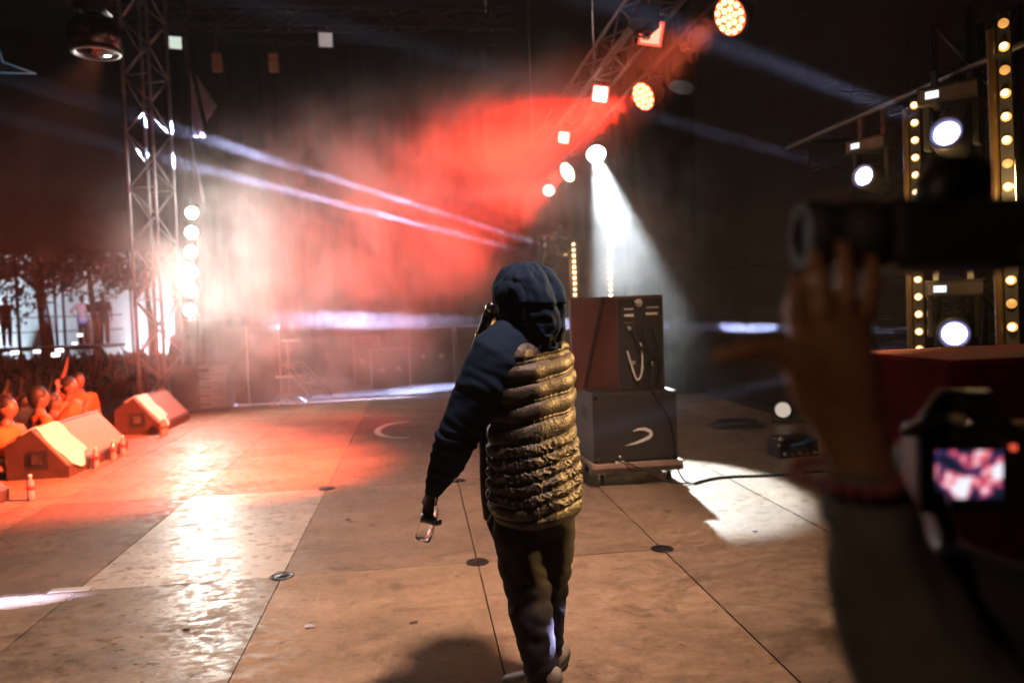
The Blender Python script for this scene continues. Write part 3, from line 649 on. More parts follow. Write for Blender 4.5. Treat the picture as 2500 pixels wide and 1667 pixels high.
# small water bottles on the floor by the monitors
def bottle(label, p, h=.2, r=.032, full=True, m='pet'):
    p = V(p); t = thing('water_bottle', label, 'bottle', p, 'water bottles by the floor monitors')
    MB().lathe(p, (0, 0, 1), [(0, r*.9), (.006, r), (h*.3, r), (h*.34, r*.93), (h*.38, r), (h*.62, r), (h*.74, r*.8), (h*.86, r*.4), (h*.93, r*.38)], 16).build('body', M[m], t)
    MB().lathe(p, (0, 0, 1), [(h*.42, r*1.02), (h*.6, r*1.02)], 16).build('label', M['bottle_label'], t)
    MB().lathe(p, (0, 0, 1), [(h*.92, r*.46), (h*1.0, r*.46), (h*1.0, 0)], 12).build('cap', M['white_paint'], t)
M['pet_floor'] = mat('bottle_plastic', (.8, .6, .6), .12, trans=.6)
for x, y, lb in ((122, 1150, 'left of two bottles at the near end of the near monitor'), (158, 1148, 'right of two bottles at the near end of the near monitor'), (256, 1124, 'bottle in front of the middle of the near monitor'), (292, 1112, 'bottle at the far end of the near monitor'), (343, 1067, 'first of three bottles by the far monitor'), (366, 1064, 'middle of three bottles by the far monitor'), (383, 1062, 'last of three bottles by the far monitor'), (8, 1225, 'bottle standing at the left edge of the frame')):
    g = ground(x, y); bottle('small clear plastic '+lb, (max(g.x, -3.62), g.y, .001), .24, .035, m='pet_floor')
# front fill speakers, tall flats, cases in the far wing
fs = thing('front_fill_stack', 'pale purple stack of small line array boxes at the stage corner', 'speaker', (-3.95, 14.9, 0))
for k in range(5):
    z = .03+k*.152; MB().box((-4.0, 14.75+.01*(k % 2), z), (-3.42, 15.3, z+.145), None, .012).build('cabinet', M['spk_purple'], fs)
    MB().box((-3.9, 14.735+.01*(k % 2), z+.05), (-3.72, 14.748+.01*(k % 2), z+.1)).build('handle', M['rubber'], fs)
MB().box((-4.4, 14.8, .03), (-4.02, 15.4, .8), None, .01).build('side_block', M['black_metal'], fs)
MB().box((-4.4, 14.7, .001), (-3.4, 15.4, .03)).build('pallet', M['wood_box'], fs)
for k, (xa, xb, lb) in enumerate(((540, 612, 'left tall dark flat with brass bolts in the far wing'), (614, 690, 'right tall dark flat with brass bolts in the far wing'))):
    a, b = onY(xa, 985, 15.6), onY(xb, 985, 15.6); t = thing('tall_flat', lb, 'scenery flat', ((a.x+b.x)/2, 15.6, 0))
    MB().box((a.x, 15.6, .001), (b.x-.01, 15.68, 1.46), None, .006).build('panel', M['wood_box'], t)
    MB().box((b.x-.03, 15.585, .001), (b.x-.0, 15.599, 1.46)).build('edge_strip', M['alu'], t)
    for z in (.28, 1.05, 1.4): MB().ball((b.x-.05, 15.59, z), .025, 8).build('bolt', M['gold'], t)
    MB().box((a.x+.1, 15.681, .001), (a.x+.15, 16.1, .05)).build('foot_brace', M['steel'], t)
def flight_case(label, xa, ya, xb, yb, Y, dp, z0=None, latch=True):
    a, b = onY(xa, yb, Y), onY(xb, ya, Y); z0 = a.z if z0 is None else z0; t = thing('flight_case', label, 'flight case', ((a.x+b.x)/2, Y+dp/2, z0), 'flight cases in the far wing')
    A_, B_ = V((a.x, Y, z0)), V((b.x, Y+dp, b.z))
    MB().box(A_+V((.006, .006, .006)), B_-V((.006, .006, .006))).build('body', mat('case_board', (.05, .04, .04), .5, 0, 8, .2), t)
    e_ = .035
    for x in (A_.x, B_.x-e_):
        for y in (A_.y, B_.y-e_): MB().box((x, y, A_.z), (x+e_, y+e_, B_.z)).build('edge', M['alu'], t)
    for z in (A_.z, B_.z-e_):
        for y in (A_.y, B_.y-e_): MB().box((A_.x+e_+.001, y+.001, z+.001), (B_.x-e_-.001, y+e_-.001, z+e_-.001)).build('edge', M['alu'], t)
    for k in range(2):
        x = A_.x+(B_.x-A_.x)*(.3+.4*k); MB().box((x-.05, Y-.012, (A_.z+B_.z)/2-.05), (x+.05, Y-.001, (A_.z+B_.z)/2+.05)).build('latch', M['steel'], t)
    return t
flight_case('small flight case with metal edges, lower left of the group', 905, 848, 1000, 925, 17.0, .7, 0)
flight_case('flight case with a bright top rim sitting behind the small case', 862, 818, 925, 862, 17.9, .7, 0)
flight_case('largest flight case with bright metal edges left of the performer', 1000, 795, 1108, 890, 17.6, .8, 0)
flight_case('flight case half hidden behind the performer', 1115, 790, 1245, 900, 18.2, .8, 0)
# steps with rails and a tripod stand
st = thing('stage_steps', 'steep metal steps with sloping rails in the far wing', 'steps', onY(780, 960, 15.9))
b0, t0 = onY(805, 975, 15.9), onY(725, 885, 15.9)
for dy in (0, .55):
    MB().tube((b0.x, 15.9+dy, .02), (t0.x, 15.9+dy, t0.z), .022, 8).tube((b0.x-.35, 15.9+dy, .02), (t0.x-.3, 15.9+dy, t0.z), .022, 8).build('rail', M['alu'], st)
for k in range(4):
    u = (k+.5)/4; p = V((b0.x-.17, 0, .02)).lerp(V((t0.x-.15, 0, t0.z)), u); MB().box((p.x-.12, 15.9, p.z-.012), (p.x+.12, 16.45, p.z+.012)).build('tread', M['alu'], st)
for lb, px_, py_, ht in (('tripod stand with a pale clamp beside the tall flats', 708, 985, 1.15), ('low tripod stand on the lit strip of floor', 690, 990, .5)):
    g = ground(px_, py_); g.y = min(g.y, 15.3); t = thing('tripod_stand', lb, 'tripod stand', (g.x, g.y, 0))
    MB().tube((g.x, g.y, .18), (g.x, g.y, ht), .014, 8).build('pole', M['steel'], t)
    for k in range(3):
        a = 2.1*k+.4; MB().tube((g.x, g.y, .25), (g.x+.3*math.cos(a), g.y+.3*math.sin(a), .012), .01, 6).build('leg', M['steel'], t)
    MB().box((g.x-.1, g.y-.03, ht), (g.x+.22, g.y+.03, ht+.05), None, .01).build('top_clamp', M['white_paint'], t)
# grey cloth banner on the pa leg
fb = thing('cloth_banner', 'tall pale grey cloth banner hanging above the lamp column', 'banner', at(478, 400, 14.9))
def tri(a, b, c_, nm):
    mb = MB(); n = 10; vv = []
    A_, B_, C_ = at(*a, 15), at(*b, 15), at(*c_, 15)
    for i in range(n+1):
        u = i/n; l = A_.lerp(B_, u); r_ = A_.lerp(C_, u)
        for k in range(7): p = l.lerp(r_, k/6); vv.append(p+V((0, .04*math.sin(k*2.1+u*2), 0)))
    ff = [(i*7+k, i*7+k+1, (i+1)*7+k+1, (i+1)*7+k) for i in range(n) for k in range(6)]
    o = mb.add(vv, ff, True).build(nm, M['flag'], fb); md = o.modifiers.new('s', 'SOLIDIFY'); md.thickness = .01
tri((464, 175), (470, 335), (500, 335), 'upper_cloth'); tri((478, 185), (505, 300), (530, 260), 'side_cloth'); tri((468, 345), (472, 500), (500, 500), 'lower_cloth')
pp = at(465, 300, 15.06); MB().tube((pp.x, pp.y, 0), (pp.x, pp.y, 8.59), .03, 8).build('pole', M['truss_black'], fb)

# gear on the floor behind the hand
g = ground(1912, 1032); t = thing('floor_lamp', 'small floor lamp with a pale round lens right of the light pool', 'stage lamp', (g.x, g.y, 0))
fc = V((g.x, g.y, .17)); fd = V((-.35, -.85, .3)).normalized()
MB().lathe(fc, -fd, [(-.01, .1), (-.01, .12), (.05, .12), (.16, .08), (.18, .02)], 20).build('housing', M['black_metal'], t); MB().disc(fc, fd, .1, .016, 20).build('lens', glow('pale_lens_glow', (1, .85, .7), .55), t)  # lamp is off; the pale look of its lens is put in as glow
MB().limb([fc+V((-.13, 0, 0)), (g.x-.13, g.y+.05, .012), (g.x+.13, g.y+.05, .012), fc+V((.13, 0, 0))], [.01]*4, 6).build('bracket', M['black_metal'], t)
g = ground(1950, 1118); t = thing('junction_box', 'black stage box with a blue handle and steel sockets on the floor', 'stage box', (g.x, g.y, 0))
MB().box((g.x-.2, g.y, .001), (g.x+.22, g.y+.3, .2), None, .015).build('body', M['black_metal'], t)
MB().limb([V((g.x-.08, g.y-.02, .13)), V((g.x+.05, g.y-.03, .16)), V((g.x+.16, g.y-.02, .2))], [.018]*3, 8).build('handle', M['blue_plastic'], t)
for k in range(5): MB().lathe((g.x-.15+k*.08, g.y-.001, .05), (0, -1, 0), [(0, .02), (.02, .018), (.02, 0)], 10).build('socket', M['gold'] if k % 2 else M['steel'], t)
MB().ball((g.x-.17, g.y+.02, .2), .03, 8).ball((g.x-.19, g.y+.02, .14), .025, 8).build('corner_cap', M['steel'], t)
g = ground(1800, 1040); cl = MB()
for k in range(3):
    pts = [(g.x+.25*(1-.12*k)*math.cos(a)*1.5, g.y+.3*math.sin(a), .015+.022*k+.006*math.sin(3*a)) for a in [2*math.pi*q/30 for q in range(31)]]
    cl.limb(pts, [.011]*31, 6, caps=False)
tag(cl.build('coiled_cable', M['cable']), 'coil of black cable on the dark floor by the screen wall', 'cable')
# bits of litter
for k, (x, y, s_, lb, mt) in enumerate(((757, 1530, .02, 'crumpled foil scrap on the floor left of the performer', 'alu'), (1010, 1520, .014, 'tiny brown leaf scrap between the foil and the performer', 'wood_box'), (850, 1268, .014, 'small dark scrap on the floor under the performer hand', 'rubber'), (455, 1537, .012, 'small dark bit on the glossy brown panel', 'rubber'), (1843, 1297, .012, 'small dark bit near the shadow edge right of the stack', 'rubber'))):
    g = ground(x, y); mb = MB(); vv = []
    for i in range(5):
        for j in range(5): vv.append(V((g.x+(i-2)*s_*.7, g.y+(j-2)*s_*.5, .004+s_*.5*abs(noise.noise((i*.9+k*3, j*.9, 1.7))))))
    mb.add(vv, [(i*5+j, (i+1)*5+j, (i+1)*5+j+1, i*5+j+1) for i in range(4) for j in range(4)])
    o = mb.build('litter_scrap', M[mt]); o.modifiers.new('s', 'SOLIDIFY').thickness = .002; tag(o, lb, 'litter')
# ------------------------------------------------------------------ people
def hand_mb(mb, wrist, d, n, size=.18, curl=.5, spread=.25, thumb=1, fr=.0085):
    """palm + five bent fingers; d: direction of the fingers, n: side the palm faces, thumb: +1/-1 side"""
    d = V(d).normalized(); n = V(n); n = (n-d*n.dot(d)).normalized(); s_ = d.cross(n)*thumb; k = size/.18; fr *= k
    pc = V(wrist)+d*.045*k
    mb.limb([V(wrist)-d*.01*k, V(wrist)+d*.03*k, V(wrist)+d*.075*k, V(wrist)+d*.095*k], [(.026*k, .019*k), (.034*k, .017*k), (.041*k, .015*k), (.038*k, .012*k)], 12, side=s_)
    for i, (o, L) in enumerate(((.030, .072), (.010, .08), (-.011, .074), (-.030, .058))):
        b = V(wrist)+d*.085*k+s_*o*k; a = d+s_*(o/.03)*spread*.35; pts = [b]; c = curl*(1+.12*i)
        for j, f in enumerate((.45, .32, .23)):
            ang = c*(.5+.45*j); dd = (a.normalized()*math.cos(ang)+n*math.sin(ang)); pts.append(pts[-1]+dd*L*f*k)
        mb.limb(pts, [fr*1.05, fr, fr*.92, fr*.8], 8)
    b = V(wrist)+d*.025*k+s_*.026*k; p1 = b+(d*.6+s_*.8+n*.25)*.035*k; p2 = p1+(d*.8+s_*.45+n*(.3+curl*.5))*.034*k; p3 = p2+(d*.85+s_*.05+n*(.4+curl*.6))*.026*k
    mb.limb([b, p1, p2, p3], [fr*1.45, fr*1.25, fr*1.05, fr*.85], 8)

def figure(h=1.75, arms=('down', 'down'), stride=.06, seed=0, bulk=1.0):
    """a standing person facing +y: returns meshes body, shirt, trousers, hair, shoes"""
    k = h/1.75; rnd = random.Random(seed); B, T, L, Hh, Sh = MB(), MB(), MB(), MB(), MB()
    def p(x, y, z): return V((x*k, y*k, z*k))
    B.ball(p(0, .01, 1.63), .105*k, 14, (.78, .92, 1.12)); B.ball(p(0, .1, 1.615), .018*k, 6, (1, 1.3, 1.2))
    for s_ in (-1, 1): B.ball(p(.08*s_, -.005, 1.62), .022*k, 6, (.5, 1, 1.4)); B.ball(p(.03*s_, .088, 1.645), .012*k, 6)
    B.limb([p(0, -.01, 1.42), p(0, .0, 1.56)], [.055*k, .05*k], 10)
    tor = [p(0, 0, .92), p(0, 0, 1.02), p(0, .01, 1.15), p(0, .01, 1.3), p(0, 0, 1.4), p(0, -.005, 1.455)]
    tr_ = [(.155*k*bulk, .115*k*bulk), (.145*k*bulk, .11*k*bulk), (.15*k*bulk, .115*k*bulk), (.175*k*bulk, .12*k*bulk), (.17*k, .1*k), (.09*k, .07*k)]
    B.limb(tor, tr_, 16, side=(1, 0, 0)); T.limb([tor[0]-p(0, 0, .05)]+tor, [(a+.014, b+.014) for a, b in [tr_[0]]+tr_], 18, side=(1, 0, 0), caps=False)
    for s_, arm in zip((-1, 1), arms):
        sh = p(.185*s_, 0, 1.4)
        if arm == 'down': el, wr, hd = p(.235*s_, -.02, 1.13), p(.24*s_, .07, .9), V((0, .3, -1))
        elif arm == 'up': el, wr, hd = p(.27*s_, .12, 1.6), p(.2*s_, .2, 1.86), V((-.1*s_, .15, 1))
        elif arm == 'wave': el, wr, hd = p(.36*s_, .1, 1.5), p(.42*s_, .18, 1.76), V((.3*s_, .1, 1))
        elif arm == 'phone': el, wr, hd = p(.24*s_, .2, 1.28), p(.1*s_, .34, 1.5), V((-.2*s_, .3, .8))
        elif arm == 'hip': el, wr, hd = p(.36*s_, -.06, 1.15), p(.2*s_, .08, 1.02), V((-1*s_, .4, -.2))
        else: el, wr, hd = p(.22*s_, .12, 1.14), p(.08*s_, .3, 1.2), V((-.6*s_, .5, .2))
        B.limb([sh, sh.lerp(el, .5), el, el.lerp(wr, .4), wr], [.05*k, .044*k, .038*k, .036*k, .026*k], 10)
        hand_mb(B, wr, hd, V((-s_, .3, 0)), .18*k, .35, .4, 1)
        T.limb([sh-V((s_*.04*k, 0, 0)), sh, sh.lerp(el, .5), sh.lerp(el, .92)], [.07*k, .066*k, .06*k, .056*k], 12)
    for s_ in (-1, 1):
        hp = p(.085*s_, 0, .92); kn = p(.1*s_, .02+stride*s_, .5); an = p(.105*s_, stride*s_*1.5-.02, .09)
        B.limb([hp, kn, kn.lerp(an, .35), an], [.085*k, .058*k, .058*k, .04*k], 12)
        L.limb([hp+V((0, 0, .06*k)), hp, hp.lerp(kn, .5), kn, kn.lerp(an, .4), an], [.1*k, .102*k, .088*k, .072*k, .07*k, .062*k], 12)
        Sh.limb([an+p(0, -.05, -.045), an+p(0, .05, -.05), an+p(0, .15, -.06)], [(.04*k, .04*k), (.045*k, .036*k), (.038*k, .026*k)], 10, side=(1, 0, 0))
    L.limb([p(0, 0, .88), p(0, 0, .98)], [(.16*k, .125*k), (.158*k, .12*k)], 16, side=(1, 0, 0))
    Hh.ball(p(0, -.012, 1.66), .112*k, 14, (.8, .92, 1.0)); Hh.ball(p(0, -.05, 1.62), .085*k, 10, (.9, .7, 1.1))
    return dict(body=remesh(B, .018, 2, 'body'), shirt=remesh(T, .022, 3, 'shirt'), trousers=remesh(L, .022, 3, 'trousers'), hair=remesh(Hh, .02, 2, 'hair'), shoe_pair=Sh.mesh('shoe_pair'))
FIG = [figure(1.74, ('down', 'up'), .04, 1), figure(1.68, ('up', 'up'), .03, 2), figure(1.78, ('phone', 'down'), .05, 3, 1.06), figure(1.66, ('wave', 'phone'), .04, 4), figure(1.8, ('down', 'down'), .08, 5, 1.05), figure(1.72, ('front', 'hip'), .05, 6)]
def person(label, f, loc, rz, shirt='shirt_black', trousers='denim', skin='skin', hair='hair', group=None, sc_=1):
    t = thing('person', label, 'person', loc, group); t.rotation_euler.z = rz; t.scale = (sc_,)*3
    for nm, m_ in (('body', skin), ('shirt', shirt), ('trousers', trousers), ('hair', hair), ('shoe_pair', 'rubber')):
        me = FIG[f][nm]
        if not me.materials: me.materials.append(M[m_])
        o = bpy.data.objects.new(nm, me); COL.objects.link(o); o.parent = t
        o.material_slots[0].link = 'OBJECT'; o.material_slots[0].material = M[m_]
    return t
def facing(p, q=(-.5, 11)): return math.atan2(q[1]-p[1], q[0]-p[0])-math.pi/2

# --- the performer, seen from behind
PX, PY = .455, 3.22
CR = V((math.cos(yaw), -math.sin(yaw), 0)); CF = V((math.sin(yaw), math.cos(yaw), 0))
def pc(r, f, z): return V((PX, PY, 0))+CR*r+CF*f+V((0, 0, z))
perf = thing('person', 'performer in navy hood, shiny quilted jacket and black joggers walking away', 'person', (PX, PY, 0))
HD = math.radians(42)         # turned to his left
XR = CR*math.cos(HD)+CF*math.sin(HD); YF = CF*math.cos(HD)-CR*math.sin(HD)
def pl_(x, y, z): return V((PX, PY, 0))+XR*x+YF*y+V((0, 0, z))
sk = MB()      # skin: head, neck, hands
sk.ball(pl_(-.01, .05, 1.64), .1, 16, (.8, .95, 1.15)); sk.limb([pl_(0, 0, 1.42), pl_(0, .02, 1.56)], [.06, .055], 12)
sk.ball(pl_(-.01, .15, 1.62), .018, 8, (1, 1.2, 1.3))
for s_ in (-1, 1): sk.ball(pl_(-.01+.035*s_, .137, 1.655), .012, 6)
wrL = pc(-.428, -.005, .872)
sk.limb([pc(-.37, -.02, .97), wrL], [.036, .029], 10)
hand_mb(sk, wrL, V((-.22, .0, -1)), CR*.75+CF*.5, .19, 1.15, .1, -1, .0112)
wrR = pl_(.03, .21, 1.515)
sk.limb([pl_(.10, .25, 1.40), wrR], [.036, .03], 10); hand_mb(sk, wrR, XR*-.85+YF*-.1+V((0, 0, .5)), V((0, 0, 1))*.5-YF, .18, 1.0, .2, -1)
# trunk and legs inside the clothes keep the body one figure
sk.limb([pl_(0, 0, .8), pl_(0, 0, 1.1), pl_(0, 0, 1.4)], [(.13, .1), (.14, .1), (.13, .09)], 14, side=XR)
LH, LK, LA = pc(-.06, .0, .80), pc(-.045, .0, .46), pc(-.0, -.03, .11)
RH, RK, RA = pc(.075, .02, .80), pc(.055, .12, .47), pc(.05, .20, .10)
sk.limb([pc(0, 0, .82), LH, LK, LA], [.08, .08, .05, .036], 10); sk.limb([pc(0, 0, .82), RH, RK, RA], [.08, .08, .05, .036], 10)
sk.limb([pl_(-.1, 0, 1.38), pc(-.15, -.08, 1.38), pc(-.28, -.07, 1.15), pc(-.37, -.02, .98)], [.05, .045, .04, .036], 10); sk.limb([pl_(.1, 0, 1.38), pl_(.2, .03, 1.36), pl_(.2, .2, 1.2), pl_(.10, .25, 1.40)], [.05, .045, .04, .036], 10)
shift_o = perf.location.copy()
body_o = obj('body', shift(remesh(sk, .0085, 2, 'body'), shift_o), M['skin'], perf)
# trousers
tr_ = MB()
tr_.limb([pc(.0, 0, .93), pc(.0, .0, .78)], [(.165, .13), (.17, .135)], 24, side=CR)
tr_.limb([pc(-.075, 0, .84), pc(-.072, -.01, .70), pc(-.06, -.005, .58), pc(-.045, .0, .46), pc(-.032, -.025, .34), pc(-.014, -.03, .22), pc(.004, -.03, .13), pc(.006, -.03, .085)], [(.1, .12), (.108, .12), (.104, .112), (.094, .102), (.086, .094), (.079, .084), (.071, .073), (.06, .06)], 24, side=CR)
tr_.limb([pc(.075, .02, .84), pc(.075, .04, .70), pc(.07, .08, .58), pc(.058, .12, .47), pc(.05, .15, .34), pc(.045, .18, .22), pc(.045, .2, .12)], [(.085, .115), (.09, .112), (.086, .104), (.078, .094), (.07, .084), (.065, .074), (.057, .06)], 24, side=CR)
tme = remesh(tr_, .008, 6, 'trousers')
NR_ = [v.normal.copy() for v in tme.vertices]
for v, vn in zip(tme.vertices, NR_):        # folds
    c = v.co; q = noise.noise((c.x*9, c.y*9, c.z*14))*.006+noise.noise((c.x*16+c.z*10, c.y*16, c.z*26))*.005+(.006*math.sin(c.z*70+5*noise.noise((c.x*8, c.y*8, 1)))*math.exp(-((c.z-.45)/.09)**2))
    if c.z < .22: q += .010*math.sin(c.z*110+4*math.sin(9*c.x))*(1-c.z/.22)
    v.co += vn*q
obj('trousers', shift(tme, shift_o), M['jogger'], perf)
pk = MB().limb([pc(-.155, .02, .80), pc(-.185, .03, .735), pc(-.165, .02, .66)], [(.02, .05), (.022, .05), (.012, .04)], 12, side=CR).build('pocket_flap', M['jogger'], perf)
# shoes
shoe_m = mat('shoe', (.22, .2, .17), .5, 0, 30, .2, .3, 200)
for (A_, d_, lift, lb) in ((LA, (-.75, .66), .05, ''), (RA, (.35, .93), 0, '')):
    d = CR*d_[0]+CF*d_[1]; base = V((A_.x, A_.y, 0)); s_ = MB()
    s_.limb([base-d*.07+V((0, 0, .075+lift)), base+V((0, 0, .075+lift*.6)), base+d*.08+V((0, 0, .055+lift*.2)), base+d*.18+V((0, 0, .04))], [(.036, .045), (.04, .055), (.046, .042), (.036, .026)], 16, side=(d.y, -d.x, 0))
    so = s_.build('shoe', shoe_m, perf)
    MB().limb([base-d*.09+V((0, 0, .022+lift)), base+V((0, 0, .022+lift*.5)), base+d*.09+V((0, 0, .017)), base+d*.2+V((0, 0, .017))], [(.038, .02), (.04, .02), (.05, .016), (.03, .014)], 16, side=(d.y, -d.x, 0)).build('sole', M['rubber'], so)
    for k in range(4): MB().limb([base+d*(.02+.03*k)-V((d.y, -d.x, 0))*.035+V((0, 0, .1-.015*k+lift*.4)), base+d*(.03+.03*k)+V((0, 0, .125-.02*k+lift*.4)), base+d*(.02+.03*k)+V((d.y, -d.x, 0))*.035+V((0, 0, .1-.015*k+lift*.4))], [.004]*3, 6).build('lace', M['dark_cloth'], so)
# quilted jacket body
prof = [(.755, .135, .110), (.765, .158, .132), (.79, .172, .146), (.85, .179, .150), (.93, .179, .146), (1.0, .177, .140), (1.1, .176, .136), (1.2, .180, .134), (1.3, .186, .13), (1.38, .188, .122), (1.43, .176, .112), (1.47, .146, .097), (1.50, .11, .085), (1.525, .08, .07)]
def pint(z):
    for a, b in zip(prof, prof[1:]):
        if a[0] <= z <= b[0]:
            t = (z-a[0])/(b[0]-a[0]); t = t*t*(3-2*t) if False else t; return a[1]+(b[1]-a[1])*t, a[2]+(b[2]-a[2])*t
    return prof[-1][1:]
nu, nz_ = 260, 330; vv = []
seams = [.75, .817, .866, .914, .962, 1.01, 1.06, 1.112, 1.185, 1.2, 1.262, 1.277, 1.34, 1.355, 1.42, 1.435, 1.49, 1.53]
for j in range(nz_+1):
    z = .755+(1.525-.755)*j/nz_; w, d = pint(z)
    for i in range(nu):
        a = 2*math.pi*i/nu; ca, sa = math.cos(a), math.sin(a); e = .82
        x = w*math.copysign(abs(ca)**e, ca); y = d*math.copysign(abs(sa)**e, sa)
        zt_ = z-.03*ca*(1 if z < 1.4 else max(0, 1-(z-1.4)/.08))+.006*noise.noise((ca*2, sa*2, z*6))       # wavy seam lines
        k = 0
        while k < len(seams)-2 and zt_ > seams[k+1]: k += 1
        t = min(1, max(0, (zt_-seams[k])/(seams[k+1]-seams[k]))); puff = math.sin(math.pi*t)**.45
        dist = min(t, 1-t)*(seams[k+1]-seams[k])
        amp = .020 if seams[k+1]-seams[k] > .03 else .006
        lowz = max(0, min(1, (1.16-z)/.12))*max(0, min(1, (z-.78)/.1))
        pk_ = noise.noise((a*30, z*9, 1))*.0042*math.exp(-dist/.014)                       # puckers along the stitching
        q = noise.noise((a*6+z*22, z*26-a*5, 3.1)); cr = (1-abs(q)*2.2); cr = max(0, cr)**2*.006          # creases
        q2 = noise.noise((a*13-z*30, z*46+a*9, 7.7)); cr2 = max(0, 1-abs(q2)*2.4)**2*.003
        fine = noise.noise((ca*30, sa*30, z*55))*.0022
        off = amp*puff*(.85+.3*noise.noise((ca*3, sa*3, k*1.7)))+pk_+(cr+cr2)*(.08+.92*lowz)+fine*(.25+lowz)+.010*noise.noise((ca*2.2, sa*2.2, z*5))
        sag = -.012*lowz*noise.noise((a*3, z*7, 5))
        nx, ny = ca/w, sa/d; L_ = math.hypot(nx, ny); nx /= L_; ny /= L_
        hem = .010*math.sin(a*1.0+.6) if j < 30 else 0
        vv.append(pl_(x+nx*off, y+ny*off-.0, z+sag+hem*(1-j/30 if j < 30 else 0)))
ff = [(j*nu+i, j*nu+(i+1) % nu, (j+1)*nu+(i+1) % nu, (j+1)*nu+i) for j in range(nz_) for i in range(nu)]
nylon = mat('nylon', (.034, .028, .024), .5, 0, 40, .15, .3, 110, spec=.4)
jk = MB().add(vv, ff, True).build('quilted_jacket', nylon, perf)
MB().limb([pc(-.205, .10, .74+.09*k) for k in range(5)], [.016, .024, .026, .024, .02], 10).build('front_edge', nylon, perf)
# hooded fleece: hood, collar, raglan sleeves
fl = MB()
fl.limb([pl_(0, .0, 1.535), pc(-.075, -.05, 1.487), pc(-.135, -.085, 1.43), pc(-.185, -.09, 1.33), pc(-.225, -.085, 1.26), pc(-.265, -.075, 1.19), pc(-.318, -.06, 1.09), pc(-.358, -.04, 1.0), pc(-.402, -.02, .925), pc(-.416, -.01, .892)],
        [(.07, .08), (.09, .105), (.108, .115), (.103, .112), (.093, .1), (.084, .09), (.077, .082), (.066, .07), (.05, .052), (.043, .043)], 28, side=CF)
fl.limb([pl_(.02, .0, 1.535), pl_(.09, .03, 1.475), pl_(.145, .06, 1.43), pl_(.2, .1, 1.36), pl_(.2, .2, 1.22), pl_(.16, .25, 1.28), pl_(.09, .245, 1.41)],
        [(.06, .06), (.07, .08), (.075, .085), (.075, .078), (.07, .07), (.058, .058), (.045, .045)], 24, side=YF)
fl.limb([pl_(-.01, .0, 1.45), pl_(-.01, .0, 1.51), pl_(0, .005, 1.56)], [(.12, .095), (.118, .108), (.112, .115)], 28, side=XR)
slm = remesh(fl, .0075, 5, 'sleeve_pair')
NR_ = [v.normal.copy() for v in slm.vertices]
for v, vn in zip(slm.vertices, NR_):
    c = v.co; el = math.exp(-((c.z-1.1)/.07)**2)+.6*math.exp(-((c.z-.95)/.04)**2)+.5*math.exp(-((c.z-1.34)/.05)**2)
    v.co += vn*(noise.noise((c.x*7, c.y*7, c.z*7))*.008+noise.noise((c.x*13, c.y*13, c.z*20))*.004+.0045*el*math.sin(c.z*120+c.x*60+5*noise.noise((c.x*9, c.y*9, c.z*9))))
obj('hooded_fleece', shift(slm, shift_o), M['fleece'], perf)
# the hood: deep folds, a centre panel, open towards the face
vv = []; nu, nv = 120, 90
for j in range(nv+1):
    t = j/nv; th = math.pi*(.0+.97*t)
    for i in range(nu):
        a = 2*math.pi*i/nu; ca, sa = math.cos(a), math.sin(a)
        rz_ = .158 if th < math.pi/2 else .17
        rr = math.sin(th)**.78 if th < math.pi/2 else (math.sin(th)**.42*.93 if th < 2.6 else math.sin(2.6)**.42*.93*(1+.3*(th-2.6)))
        x = .130*rr*ca; y = .152*rr*sa; z = rz_*math.cos(th)
        back = max(0, -sa)
        fold = .016*math.exp(-((a-4.95)/.16)**2)*math.sin(th)**2 - .014*math.exp(-((a-4.72)/.10)**2)*max(0, math.cos(th*.8)) - .016*math.exp(-((a-5.3)/.09)**2)*math.sin(th)**2
        fold += noise.noise((ca*2.2+3, sa*2.2, t*4))*.014+.006*max(0, 1-abs(noise.noise((ca*3.1, sa*3.1+7, t*5)))*3.2)-.006*max(0, 1-abs(noise.noise((ca*2.3+5, sa*2.3, t*3+2)))*4) + noise.noise((ca*5, sa*5, t*9))*.006+noise.noise((a*4, t*24, 2))*.003*(1 if t > .55 else .3)
        bag = .030*max(0, math.sin((t-.35)*3.6))*back                                   # cloth bagging at the nape
        if sa > .72 and t > .3: y -= .05*(sa-.72)/.28
        nx, ny = ca, sa
        vv.append(pl_(x+nx*(fold+bag*.3)-.005, y+ny*(fold+bag)+.02, 1.645+z-.02*back*t)+CR*.014)
ff = [(j*nu+i, j*nu+(i+1) % nu, (j+1)*nu+(i+1) % nu, (j+1)*nu+i) for j in range(nv) for i in range(nu)]
hb = MB().add(vv, ff, True).build('hood', M['fleece'], perf); md = hb.modifiers.new('s', 'SOLIDIFY'); md.thickness = .006
hs = []
for k in range(24):
    th = math.pi*(.05+.55*k/23); hs.append(pl_(.118*math.sin(th)**.8*math.cos(5.45), .02+.142*math.sin(th)**.8*math.sin(5.45)-.0, 1.645+.162*math.cos(th)))
MB().limb(hs, [.004]*24, 6).build('hood_seam', M['fleece'], perf)
